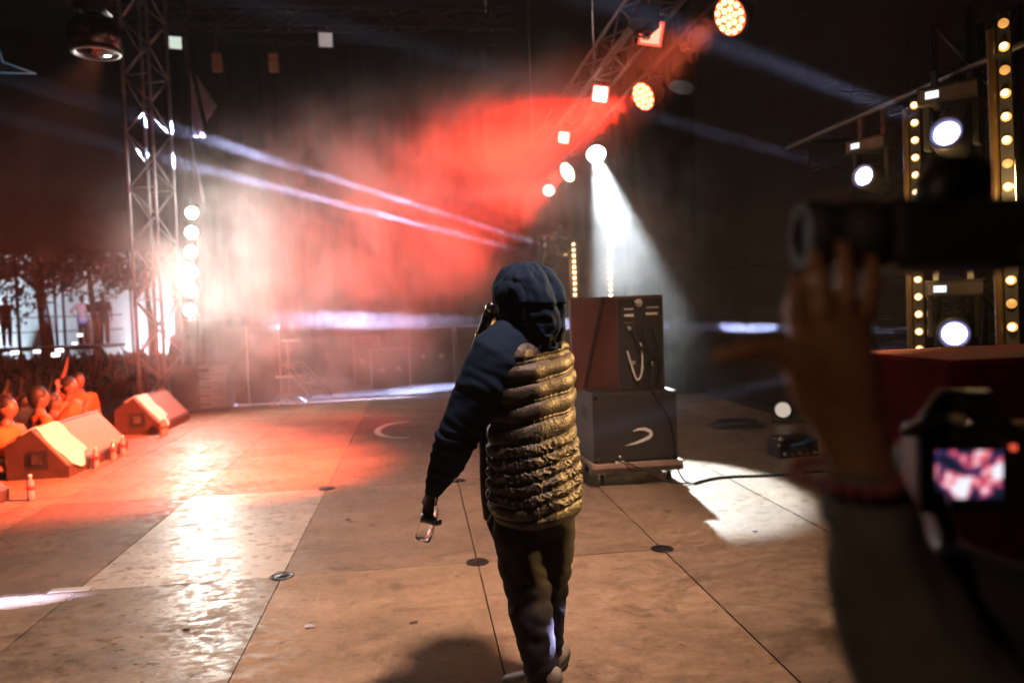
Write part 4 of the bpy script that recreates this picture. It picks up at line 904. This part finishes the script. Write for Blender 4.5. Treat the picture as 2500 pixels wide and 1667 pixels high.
# microphone and bottle in his hands
mc = wrR+XR*-.085+V((0, 0, .055))
mic = thing('microphone', 'handheld microphone at the performer mouth with a gold ring', 'microphone', mc)
md_ = (XR*-.12+YF*.45+V((0, 0, -.8))).normalized()
MB().lathe(mc-md_*.05, md_, [(0, .024), (.03, .026), (.05, .02), (.1, .018), (.17, .015), (.18, .011)], 16).build('body', M['black_metal'], mic)
MB().ball(mc-md_*.065, .027, 12).build('grille', M['steel'], mic)
MB().lathe(mc+md_*.06, md_, [(0, .0195), (.002, .021), (.012, .021), (.014, .0195)], 16).build('ring', M['gold'], mic)
bt = wrL+V((-.022, -.015, -.125)); b = thing('water_bottle', 'clear plastic bottle held low in the performer left hand', 'bottle', bt)
bd = (CR*-.3+CF*-.35+V((0, 0, -.88))).normalized()
MB().lathe(bt+bd*-.07, bd, [(-.05, .012), (-.03, .013), (0, .03), (.02, .033), (.06, .033), (.066, .030), (.072, .033), (.125, .033), (.135, .028), (.13, .01)], 20).build('body', M['pet'], b)
MB().lathe(bt+bd*-.07, bd, [(.03, .0336), (.055, .0336)], 20).build('label', M['blue_plastic'], b)
MB().lathe(bt+bd*-.07, bd, [(-.065, .0135), (-.05, .0135)], 14).build('cap', M['white_paint'], b)

# --- raised arm with a camera in the right foreground
ph = thing('person', 'out of focus person in grey sleeve raising a camera in the right foreground', 'person', (.80, .12, 0))
def a7(x, y, d=.70): return at(x, y, d)
hb = MB()
wr = a7(2095, 1110, .71)
hb.limb([a7(2262, 1640, .73), a7(2150, 1360, .72), wr, a7(2072, 1030, .71), a7(2040, 950, .705), a7(2020, 870, .70), a7(2035, 800, .70)], [(.042, .04), (.038, .036), (.028, .024), (.032, .022), (.04, .021), (.042, .02), (.034, .018)], 16, side=RT)
fz = .0086
hb.limb([a7(1985, 860, .695), a7(1950, 790, .69), a7(1938, 735, .688), a7(1946, 680, .695)], [fz*1.15, fz*1.05, fz*.98, fz*.82], 12)
hb.limb([a7(2012, 830, .70), a7(2010, 750, .688), a7(1998, 680, .688), a7(1984, 618, .70)], [fz*1.2, fz*1.12, fz, fz*.82], 12)
hb.limb([a7(2055, 815, .705), a7(2064, 730, .695), a7(2064, 655, .705), a7(2056, 596, .72)], [fz*1.2, fz*1.12, fz, fz*.82], 12)
hb.limb([a7(2092, 830, .71), a7(2116, 750, .705), a7(2128, 685, .715), a7(2128, 632, .73)], [fz*1.1, fz*1.02, fz*.94, fz*.78], 12)
hb.limb([a7(2015, 945, .70), a7(1955, 880, .69), a7(1885, 850, .685), a7(1815, 858, .68), a7(1748, 872, .68)], [fz*2.1, fz*1.75, fz*1.3, fz*1.18, fz*.82], 14)
hb.limb([a7(1972, 860, .705), a7(1940, 805, .715), a7(1918, 752, .72)], [fz*1.0, fz*.95, fz*.75], 10)
# upper arm, trunk, head, legs out of the frame
hb.limb([a7(2262, 1640, .73), V((.52, .60, 1.16)), V((.66, .38, 1.24)), V((.72, .22, 1.36)), V((.80, .12, 1.38))], [.042, .045, .05, .055, .07], 14)
hb.limb([V((.80, .12, .9)), V((.80, .12, 1.15)), V((.80, .12, 1.38)), V((.80, .12, 1.45))], [(.15, .11), (.15, .11), (.17, .11), (.08, .07)], 16)
hb.limb([V((.80, .12, 1.42)), V((.80, .13, 1.56))], [.055, .05], 10); hb.ball((.80, .14, 1.64), .1, 14, (.8, .95, 1.15))
for s_ in (-1, 1): hb.limb([V((.80+.09*s_, .12, .92)), V((.80+.1*s_, .14, .5)), V((.80+.1*s_, .11, .06))], [.09, .06, .045], 12)
hb.limb([V((.96, .12, 1.38)), V((1.03, .1, 1.12)), V((1.0, .2, .9))], [.055, .042, .03], 12); hand_mb(hb, V((1.0, .2, .9)), (0, .3, -1), (-1, .2, 0), .18, .4, .3, 1)
o_ = ph.location.copy()
obj('body', shift(remesh(hb, .005, 2, 'body'), o_), M['skin_light'], ph)
sl = MB().limb([a7(2092, 1165, .713), a7(2098, 1180, .713), a7(2118, 1260, .715), a7(2155, 1380, .72), a7(2215, 1540, .73), a7(2262, 1650, .73), V((.52, .60, 1.16)), V((.66, .38, 1.24)), V((.72, .22, 1.37)), V((.80, .12, 1.36))],
               [(.030, .03), (.037, .038), (.044, .045), (.052, .052), (.06, .06), (.066, .066), .07, .075, .085, .1], 26, side=RT)
sl.limb([V((.80, .12, .82)), V((.80, .12, 1.1)), V((.80, .12, 1.38)), V((.80, .12, 1.46))], [(.18, .14), (.175, .14), (.2, .135), (.1, .09)], 20)
sl.limb([V((.9, .12, 1.38)), V((.97, .12, 1.36)), V((1.03, .1, 1.12)), V((1.0, .2, .93))], [.08, .075, .06, .045], 16)
slm = remesh(sl, .008, 4, 'hoodie')
NR_ = [v.normal.copy() for v in slm.vertices]
for v, vn in zip(slm.vertices, NR_):
    c = v.co; w_ = max(0, min(1, (c.z-1.1)/.1)); v.co += vn*(.006*math.sin(c.z*55+c.x*50+6*noise.noise((c.x*9, c.y*9, c.z*6)))*w_*(1 if c.z < 1.42 else .2)+.004*noise.noise((c.x*14, c.y*14, c.z*14)))
obj('hoodie', shift(slm, o_), M['grey_sleeve'], ph)
tq = MB()
for s_ in (-1, 1): tq.limb([V((.80+.09*s_, .12, .9)), V((.80+.1*s_, .14, .5)), V((.80+.1*s_, .11, .06))], [.1, .075, .06], 12)
tq.limb([V((.8, .12, .84)), V((.8, .12, .95))], [(.165, .13)]*2, 14, side=(1, 0, 0)); tq.build('trousers', M['dark_cloth'], ph)
MB().ball((.80, .125, 1.66), .108, 14, (.82, .92, 1.0)).build('hair', M['hair'], ph)
br = MB(); wc = a7(2062, 1160, .70); ax = (a7(2150, 1360, .72)-wr).normalized(); s1 = RT-ax*RT.dot(ax); s2 = ax.cross(s1)
br = thing('bracelet', 'dark red beaded bracelet hanging loose on the raised wrist', 'bracelet', wc)
for k in range(20):
    a = 2*math.pi*k/20; MB().ball(wc+s1*.042*math.cos(a)+s2*.05*math.sin(a)+ax*.012*math.cos(a), .0068, 8).build('bead', mat('bead', (.16, .03, .04), .35) if k == 0 else bpy.data.materials['bead'], br)
# the camera he holds up
cb = at(2165, 575, .76); pcam = thing('camera', 'black camera with lens held up by the raised hand', 'camera', cb)
F = Matrix((RT, FW, UP)).transposed().to_4x4(); F.translation = cb
MB().box((-.012, -.04, -.035), (.125, .04, .032), F, .012).build('body', M['black_metal'], pcam)
MB().limb([F @ V((.03, -.03, .03)), F @ V((.05, 0, .05)), F @ V((.075, .0, .05)), F @ V((.09, .03, .03))], [(.02, .03), (.022, .03), (.022, .03), (.02, .03)], 12).build('viewfinder_hump', M['black_metal'], pcam)
MB().lathe(F @ V((-.01, 0, 0)), -RT, [(0, .032), (.01, .035), (.03, .034), (.032, .031), (.05, .031), (.055, .033), (.072, .032), (.072, .025), (.066, .02)], 24).build('lens_barrel', M['rubber'], pcam)
MB().lathe(F @ V((-.01, 0, 0)), -RT, [(.060, .026), (.064, .015), (.066, 0)], 20).build('lens', M['lens_glass'], pcam)
MB().box((.1, -.05, -.03), (.3, -.02, -.012), F, .006).build('strap', M['dark_cloth'], pcam)
# --- second photographer in black with a lit camera screen
p2 = thing('person', 'person in black behind a camera with a glowing screen, lower right', 'person', (1.30, .42, 0))
LC = at(2368, 1160, .97)
b2 = MB(); ct = V((1.30, .42, 0))
def j2(x, y, z): return ct+V((x, y, z))
b2.limb([j2(0, 0, .9), j2(0, 0, 1.15), j2(0, 0, 1.36), j2(0, 0, 1.44)], [(.15, .11), (.15, .11), (.17, .11), (.08, .07)], 16); b2.limb([j2(0, 0, 1.42), j2(-.01, .04, 1.53)], [.055, .05], 10); b2.ball(j2(-.02, .07, 1.6), .1, 14, (.8, .95, 1.15))
lh = LC+RT*-.035-UP*.055; rh = LC+RT*.095-UP*.02
b2.limb([j2(-.17, .02, 1.36), V((.93, .55, 1.12)), V((.80, .70, 1.2)), lh-UP*.04+FW*-.03], [.055, .045, .036, .026], 12); b2.limb([j2(.17, .02, 1.36), j2(.1, .25, 1.15), rh-UP*.03-FW*.03], [.055, .042, .026], 12)
hand_mb(b2, lh-UP*.045-FW*.02, UP*.8+FW*.6, RT, .17, .8, .3, 1); hand_mb(b2, rh-UP*.03-FW*.03, UP+FW*.3, -RT, .17, .9, .3, -1)
for s_ in (-1, 1): b2.limb([j2(.09*s_, 0, .92), j2(.1*s_, .02, .5), j2(.1*s_, -.01, .06)], [.09, .06, .045], 12)
obj('body', shift(remesh(b2, .009, 2, 'body'), p2.location), M['skin'], p2)
c2 = MB(); c2.limb([j2(0, 0, .8), j2(0, 0, 1.1), j2(0, 0, 1.36), j2(0, 0, 1.45)], [(.19, .15), (.185, .145), (.21, .14), (.1, .09)], 20)
c2.limb([j2(-.1, .0, 1.36), j2(-.18, .02, 1.35), V((.93, .55, 1.11)), V((.80, .70, 1.18)), lh-UP*.06-FW*.04], [.09, .085, .085, .07, .045], 16); c2.limb([j2(.1, 0, 1.36), j2(.17, .02, 1.36), j2(.1, .25, 1.14), rh-UP*.06-FW*.05], [.09, .085, .075, .045], 16)
obj('jacket', shift(remesh(c2, .012, 4, 'jacket'), p2.location), M['dark_cloth'], p2)
t2 = MB()
for s_ in (-1, 1): t2.limb([j2(.09*s_, 0, .9), j2(.1*s_, .02, .5), j2(.1*s_, -.01, .06)], [.1, .075, .06], 12)
t2.limb([j2(0, 0, .84), j2(0, 0, .95)], [(.165, .13)]*2, 14, side=(1, 0, 0)); t2.build('trousers', M['dark_cloth'], p2); MB().ball(j2(-.02, .055, 1.62), .108, 14, (.82, .92, 1.0)).build('hair', M['hair'], p2)
cm = thing('camera', 'black camera with a glowing rear screen at the lower right', 'camera', LC)
F = Matrix((RT, FW, UP)).transposed().to_4x4(); F.translation = LC
MB().box((-.058, .004, -.05), (.09, .06, .062), F, .012).build('body', M['black_metal'], cm)
MB().limb([F @ V((-.03, .03, .055)), F @ V((-.01, .03, .085)), F @ V((.03, .03, .085)), F @ V((.05, .03, .055))], [(.02, .025)]*4, 12).build('viewfinder_hump', M['black_metal'], cm)
MB().limb([F @ V((-.062, .03, .05)), F @ V((-.035, .0, .072)), F @ V((-.01, .0, .068))], [.007]*3, 8).build('strap_loop', mat('strap_tan', (.3, .26, .2), .7), cm)
MB().lathe(F @ V((.01, .06, 0)), FW, [(0, .036), (.02, .038), (.06, .036), (.08, .04), (.08, .03)], 20).build('lens_barrel', M['rubber'], cm)
def screen_mat():
    m_ = bpy.data.materials.new('camera_screen'); m_.use_nodes = True; nt = m_.node_tree; b = nt.nodes['Principled BSDF']; m_.cycles.emission_sampling = 'NONE'
    tc = nt.nodes.new('ShaderNodeTexCoord'); n = nt.nodes.new('ShaderNodeTexVoronoi'); n.inputs['Scale'].default_value = 55; n.inputs['Randomness'].default_value = .8
    n2 = nt.nodes.new('ShaderNodeTexNoise'); n2.inputs['Scale'].default_value = 45
    r = nt.nodes.new('ShaderNodeValToRGB'); e = r.color_ramp.elements; e[0].position = .38; e[0].color = (.01, .01, .02, 1); e[1].position = .62; e[1].color = (.85, .88, 1, 1)
    q = e.new(.47); q.color = (.03, .03, .12, 1); q = e.new(.53); q.color = (.8, .08, .12, 1)
    nt.links.new(tc.outputs['Object'], n2.inputs['Vector']); nt.links.new(n2.outputs[0], r.inputs[0]); nt.links.new(r.outputs[0], b.inputs['Emission Color']); b.inputs['Emission Strength'].default_value = 1.1; b.inputs['Base Color'].default_value = (.01, .01, .01, 1)
    return m_
MB().box((-.04, .0, -.028), (.04, .003, .03), F).build('screen', screen_mat(), cm)
MB().lathe(F @ V((.052, .0, .034)), -FW, [(0, .004), (.003, .004), (.003, 0)], 10).build('record_light', glow('record_red', (1, .1, .05), 1), cm)
# red cloth covered case behind that camera
q = at(2380, 930, 3.0); rc = thing('red_case', 'tall case under a plain red cloth behind the glowing camera', 'covered case', (q.x+.3, q.y+.2, 0))
zt2 = at(2380, 868, 3.0).z
MB().box((q.x-.16, q.y-.1, .001), (q.x+.9, q.y+.5, zt2-.012)).build('case', M['black_metal'], rc)
MB().box((q.x-.19, q.y-.13, .35), (q.x+.93, q.y+.53, zt2), None, .02).build('cloth', M['red_cloth'], rc)

# --- stage hand, pit staff and the crowd
person('person in a pale shirt standing behind the purple speaker stack', 4, (-4.75, 16.9, -.03), facing((-4.75, 16.9)), 'shirt_brown', 'denim', 'skin', sc_=.92)
PZ = -1.5
def stand(x, y, top, d): p = at(x, y, d); return p
WZ = -1.0
wk = thing('pit_walkway', 'low dark walkway in the pit under the crew in orange vests', 'walkway', (-5.6, 10.5, PZ)); MB().box((-7.2, 6.5, WZ-.06), (-4.6, 14.2, WZ-.001)).build('deck', M['truss_black'], wk)
for y_ in (6.8, 9.2, 11.6, 13.9):
    for x_ in (-7.0, -4.8): MB().tube((x_, y_, PZ), (x_, y_, WZ-.06), .04, 6).build('leg', M['truss_black'], wk)
pit = [(168, 935, 11.0, 'crew member in orange vest leaning nearest the far monitor', 5), (128, 962, 10.2, 'crew member in orange vest with raised elbow in the middle of the pit', 3), (95, 975, 9.4, 'crew member in orange vest behind the near monitor', 2), (15, 985, 8.6, 'crew member in orange vest at the left frame edge', 5), (190, 925, 12.0, 'crew member in orange vest standing tallest by the barrier', 0)]
for x, y, d, lb, f in pit:
    p = at(x, y, d); hh = p.z+.12-WZ; pt = person(lb, f, (p.x, p.y, WZ), facing((p.x, p.y))+random.uniform(-.7, .7), 'orange_vest', 'denim', 'skin_light', group='crew in orange vests in the pit', sc_=min(1.1, max(.85, hh/1.76)))
    MB().limb([(-.17, .02, 1.12), (0, .14, 1.12), (.17, .02, 1.12), (0, -.13, 1.12), (-.17, .02, 1.12)], [(.004, .03)]*5, 6, caps=False)
    o = MB().lathe((0, .0, 1.08), (0, 0, 1), [(0, .2), (.05, .2)], 20).build('reflective_band', M['reflective']); o.parent = pt; o.scale = (1, .8, 1)
# crowd barrier
bar = thing('crowd_barrier', 'dark steel crowd barrier between pit and audience', 'barrier', (-7.6, 14, PZ))
for k in range(11):
    y = 6.5+k*1.6; MB().tube((-7.6, y, PZ), (-7.6, y, PZ+1.15), .025, 6).build('post', M['truss_black'], bar)
MB().tube((-7.6, 6.5, PZ+1.15), (-7.6, 22.5, PZ+1.15), .025, 8).build('top_rail', M['truss_black'], bar); MB().box((-7.62, 6.5, PZ+.05), (-7.6, 22.5, PZ+1.05)).build('panel', M['truss_black'], bar)
shirts = ['shirt_black', 'shirt_grey', 'shirt_red', 'shirt_white', 'shirt_blue', 'shirt_brown', 'shirt_black', 'shirt_black', 'shirt_grey', 'shirt_brown']
rnd = random.Random(11); spots = []; tries = 0
while len(spots) < 185 and tries < 9000:
    tries += 1; d = 10.6+15*rnd.random()**1.35; px_ = rnd.uniform(-90, 520); 
    p = at(px_, 830, d); x, y = p.x, p.y
    if x > -8.0 or (x > -8.2 and y > 20): continue
    if all((x-a)**2+(y-b)**2 > .27 for a, b in spots): spots.append((x, y))
for i, (x, y) in enumerate(spots):
    s_ = shirts[rnd.randrange(10)]; f = rnd.choice((0, 1, 2, 3, 0, 1, 4, 5))
    adj = s_.split('_')[1]; pose = ('with one arm up', 'with both arms up', 'holding hands near the chest', 'waving one arm', 'with arms down', 'with a hand on the hip')[f]
    person('concert goer in a %s top %s in the packed crowd' % (adj, pose), f, (x, y, PZ), facing((x, y))+rnd.uniform(-.5, .5), s_, 'denim', rnd.choice(('skin', 'skin_pale', 'skin_pale')), group='crowd at the barrier, %s top %s' % (adj, pose), sc_=rnd.uniform(.93, 1.06))
# the far crowd reads as one mass
cm_ = MB(); 
for i in range(330):
    d = rnd.uniform(26, 41); p = at(rnd.uniform(-120, 560), 830, d); x, y = p.x, p.y
    if y > 44 or x > -5.5: continue
    h = rnd.uniform(1.55, 1.85); z = PZ
    cm_.limb([(x, y, z+.05), (x, y, z+h*.5), (x, y, z+h*.8)], [(.13, .1), (.2, .13), (.17, .12)], 7); cm_.ball((x, y, z+h*.92), .11, 7, (.85, .9, 1.1))
    if rnd.random() < .3: cm_.limb([(x+.2, y, z+h*.78), (x+.28, y-.1, z+h*.98), (x+.2, y-.15, z+h*1.15)], [.05, .04, .03], 6)
o = kind(cm_.build('crowd', M['shirt_grey']), 'stuff'); o['label'] = 'far dim crowd filling the ground in front of the marquee'; o['category'] = 'crowd'
for k, (x, y, d) in enumerate(((145, 855, 12.5), (195, 818, 17), (90, 858, 14), (136, 866, 11.8), (37, 860, 13.5), (182, 838, 19))):
    c = at(x, y, d); t = thing('phone', ['phone held up with a bright screen nearest the truss tower', 'small bright phone screen held high farther back', 'lit phone screen above the crowd on the left', 'widest lit phone screen low in the crowd', 'lit phone at the left of the crowd', 'faint phone screen deep in the crowd'][k], 'phone', c)
    F = frame_mat((CAM-c)); F.translation = c; w_ = .16*d/14; 
    MB().box((-.06, -.012, -.03), (.06, 0, .03), F, .006).build('body', M['rubber'], t); MB().box((-.056, .001, -.027), (.056, .003, .027), F).build('screen', M['g_phone'], t)
    pass
# platform with figures standing against the pale wall
pf = thing('viewing_platform', 'dark raised viewing platform behind the crowd with figures on it', 'platform', (-13.5, 27.6, PZ))
c0, c1 = at(-60, 838, 28), at(300, 838, 28); zt3 = at(230, 840, 28).z
MB().box((c0.x, 27.4, zt3-.1), (c1.x, 29.6, zt3)).build('deck', M['truss_black'], pf)
for k in range(6):
    x = c0.x+(c1.x-c0.x)*k/5; MB().tube((x, 27.5, PZ), (x, 27.5, zt3-.1), .04, 6).build('leg', M['truss_black'], pf)
for z in (.5, 1.0): MB().tube((c0.x, 29.5, zt3+z), (c1.x, 29.5, zt3+z), .02, 6).build('rail', M['truss_black'], pf)
for x, lb, f, s_ in ((205, 'dark standing figure on the platform beside the middle tree', 5, 'shirt_brown'), (256, 'dark standing figure on the platform nearest the truss tower', 4, 'shirt_black'), (18, 'standing figure in orange at the far left of the platform', 2, 'orange_vest')):
    p = at(x, 836, 28.2); person(lb, f, (p.x, p.y, zt3), facing((p.x, p.y)), s_, 'denim', 'skin')
# poles, trees
for k, (x, d) in enumerate(((48, 24), (140, 30), (160, 31), (325, 33))):
    p = at(x, 840, d); t = MB().tube((p.x, p.y, PZ), (p.x, p.y, 5.2), .05, 8).build('pole', M['truss_black']); tag(t, ['thin dark pole left of the thick tree trunk', 'thin dark pole right of the thick tree trunk', 'second thin pole right of the thick tree trunk', 'thin pole just left of the truss tower'][k], 'pole')
def tree(label, x, d, h, rad, seed, tw):
    rnd = random.Random(seed); p = at(x, 840, d); b0 = V((p.x, p.y, PZ)); t = thing('tree', label, 'tree', b0, 'trees behind the crowd')
    tk = MB(); top = b0+V((rnd.uniform(-.3, .3), 0, h*.75)); tk.limb([b0, b0.lerp(top, .4)+V((.1, 0, 0)), b0.lerp(top, .75), top], [tw, tw*.8, tw*.55, tw*.25], 10)
    ends = []
    for k in range(11):
        s_ = b0.lerp(top, rnd.uniform(.72, .98)); a = rnd.uniform(0, 6.28); e = s_+V((math.cos(a)*rad*.75, math.sin(a)*rad*.75, rnd.uniform(-.1, 1.6))); tk.limb([s_, s_.lerp(e, .5)+V((0, 0, .25)), e], [tw*.35, tw*.22, tw*.08], 7); ends += [e, s_.lerp(e, .6)]
    tk.build('trunk', M['bark'], t); cr = MB(); cl = []
    for e in ends:
        for k in range(2): cl.append((e+V((rnd.gauss(0, .7), rnd.gauss(0, .7), rnd.gauss(.1, .6))), rnd.uniform(.45, .95)))
    for c, r_ in cl:
        for k in range(75):
            q = V((rnd.gauss(0, 1), rnd.gauss(0, 1), rnd.gauss(0, .8))); q = c+q.normalized()*r_*rnd.random()**.4; n_ = V((rnd.gauss(0, 1), rnd.gauss(0, 1), rnd.gauss(0, 1))).normalized(); u = n_.orthogonal().normalized()*rnd.uniform(.07, .13); w_ = n_.cross(u)*.55
            cr.add([q-u, q-w_, q+u, q+w_], [(0, 1, 2, 3)])
    cr.build('crown', M['leaf'], t)
tree('thick trunked dark tree left of the platform figures', 116, 31, 8.2, 3.0, 1, .3)
tree('leafy tree hanging over the left edge of the frame', -30, 30, 8.2, 3.0, 2, .22)
tree('leafy tree behind the platform figures', 235, 35, 8.6, 3.4, 3, .2)
tree('leafy tree behind the truss tower', 370, 38, 8.8, 3.4, 4, .2)
# floodlights that light the pale marquee wall
for k, (x, lb) in enumerate(((-26, 'left'), (-16, 'middle'), (-8, 'right'))):
    t = thing('ground_floodlight', '%s ground floodlight at the foot of the pale marquee wall' % lb, 'floodlight', (x, 41.5, PZ))
    MB().box((x-.25, 41.3, PZ+.1), (x+.25, 41.5, PZ+.5), None, .02).build('housing', M['black_metal'], t); MB().box((x-.2, 41.501, PZ+.14), (x+.2, 41.51, PZ+.46)).build('lens', M['g_white'], t)
    MB().box((x-.3, 41.25, PZ+.0), (x+.3, 41.6, PZ+.05)).build('foot', M['black_metal'], t)
    spot(t, (x, 41.56, PZ+.3), (x, 46, 1.4), 5200, 150, (.68, .88, 1), .5, .2)
# lamps behind the camera that light the deck and the jacket
def wing_lamp(label, p, tg, P, ang, c, r=.12, blend=.6, rad=None):
    p, tg = V(p), V(tg); d = (tg-p).normalized(); t = par(label, p, d, r, (M['g_amber'], M['g_amber']), 'amber wing lamps beside the camera', P, tg, ang, c, bar_z=p.z+.3, leds=False, blend=blend, rad=rad)
    MB().tube((p.x-d.x*.12, p.y-d.y*.12, p.z+.3), (p.x-d.x*.12, p.y-d.y*.12, 8.59), .025, 8).build('hanging_pole', M['black_metal'], t)
wing_lamp('amber wing lamp low at right lighting the performer jacket', (4.45, 4.0, 2.4), (.45, 3.22, 1.25), 2500, 24, (1, .54, .17), .1, .5)
wing_lamp('amber wing lamp high behind the camera lighting the deck', (2.1, 1.5, 8.2), (-.4, 5.5, 0), 6200, 46, (1, .65, .5), .12, 1.0, .45)
wing_lamp('added dim amber fill lamp left of the camera lighting the raised arm', (-1.9, -1.6, 3.0), (.4, .7, 1.5), 75, 30, (1, .62, .36), .08, .6)  # unseen fill lamp, added to brighten the arm and hand
# ------------------------------------------------------------------ smoke and haze
def smoke_nodes(nt, v):
    N, L = nt.nodes, nt.links; g = N.new('ShaderNodeNewGeometry')
    n = N.new('ShaderNodeTexNoise'); n.inputs['Scale'].default_value = .8; n.inputs['Detail'].default_value = 3.5; n.inputs['Roughness'].default_value = .62; n.inputs['Distortion'].default_value = .5
    L.new(g.outputs['Position'], n.inputs['Vector'])
    r = N.new('ShaderNodeMapRange'); r.inputs[1].default_value = .44; r.inputs[2].default_value = .62; r.inputs[3].default_value = .06; r.inputs[4].default_value = 1; L.new(n.outputs[0], r.inputs[0])
    tot = None
    for c, rad, a in BLOBS:
        d = N.new('ShaderNodeVectorMath'); d.operation = 'SUBTRACT'; d.inputs[1].default_value = c; L.new(g.outputs['Position'], d.inputs[0])
        s = N.new('ShaderNodeVectorMath'); s.operation = 'DIVIDE'; s.inputs[1].default_value = rad; L.new(d.outputs[0], s.inputs[0])
        l = N.new('ShaderNodeVectorMath'); l.operation = 'LENGTH'; L.new(s.outputs[0], l.inputs[0])
        q = N.new('ShaderNodeMapRange'); q.interpolation_type = 'SMOOTHSTEP'; q.inputs[1].default_value = 1; q.inputs[2].default_value = 0; q.inputs[3].default_value = 0; q.inputs[4].default_value = a; L.new(l.outputs['Value'], q.inputs[0])
        if tot is None: tot = q.outputs[0]
        else:
            m_ = N.new('ShaderNodeMath'); m_.operation = 'ADD'; L.new(tot, m_.inputs[0]); L.new(q.outputs[0], m_.inputs[1]); tot = m_.outputs[0]
    m_ = N.new('ShaderNodeMath'); m_.operation = 'MULTIPLY'; L.new(tot, m_.inputs[0]); L.new(r.outputs[0], m_.inputs[1]); L.new(m_.outputs[0], v.inputs['Density'])
BLOBS = [((-2.0, 13.4, 2.2), (3.8, 2.9, 2.9), .8),     # white smoke by the lamp column
         ((.5, 12.0, 3.3), (3.3, 3.0, 2.2), .95),       # red smoke
         ((1.4, 10.2, 3.8), (1.8, 2.2, 1.4), .9),        # in front of the pars
         ((2.4, 9.8, 2.0), (1.3, 2.2, 2.4), .30),       # inside the white cone
         ((3.4, 12.6, 2.2), (2.4, 2.4, 2.8), .42),      # grey drift right of the cone
         ((-.8, 15.2, 1.0), (5.0, 2.6, 2.0), .5),       # low mist in the far wing
         ((-5.4, 12.0, 3.3), (3.0, 3.4, 2.6), .025),     # thin drift over the pit
         ((-2.2, 16.4, 4.2), (4.6, 1.9, 2.8), .16)]
sm = kind(MB().box((-8.2, 7.6, .05), (4.8, 18.2, 6.6)).build('smoke', volume('smoke', smoke_nodes, (.93, .93, .93), .15)), 'stuff')
sm['label'] = 'billowing stage smoke lit white at left and red in the middle'; sm['category'] = 'smoke'
hz = kind(MB().box((-92, -32, -2.9), (42, 82, 9.4)).build('haze', volume('haze', lambda nt, v: v.inputs['Density'].__setattr__('default_value', .0016), (.95, .95, .95), .1)), 'stuff')
hz['label'] = 'thin even haze filling the air'; hz['category'] = 'haze'
pc0 = at(1835, 782, 7.15); pf_ = MB().ball(pc0, .42, 16, (1.0, .7, .35)).build('smoke', volume('added_smoke_puff', lambda nt, v: v.inputs['Density'].__setattr__('default_value', .05)))  # puff added along the level beam so that it shows brightly
kind(pf_, 'stuff')['label'] = 'thin added puff of smoke making the level violet beam show by the screen wall'; pf_['category'] = 'smoke'
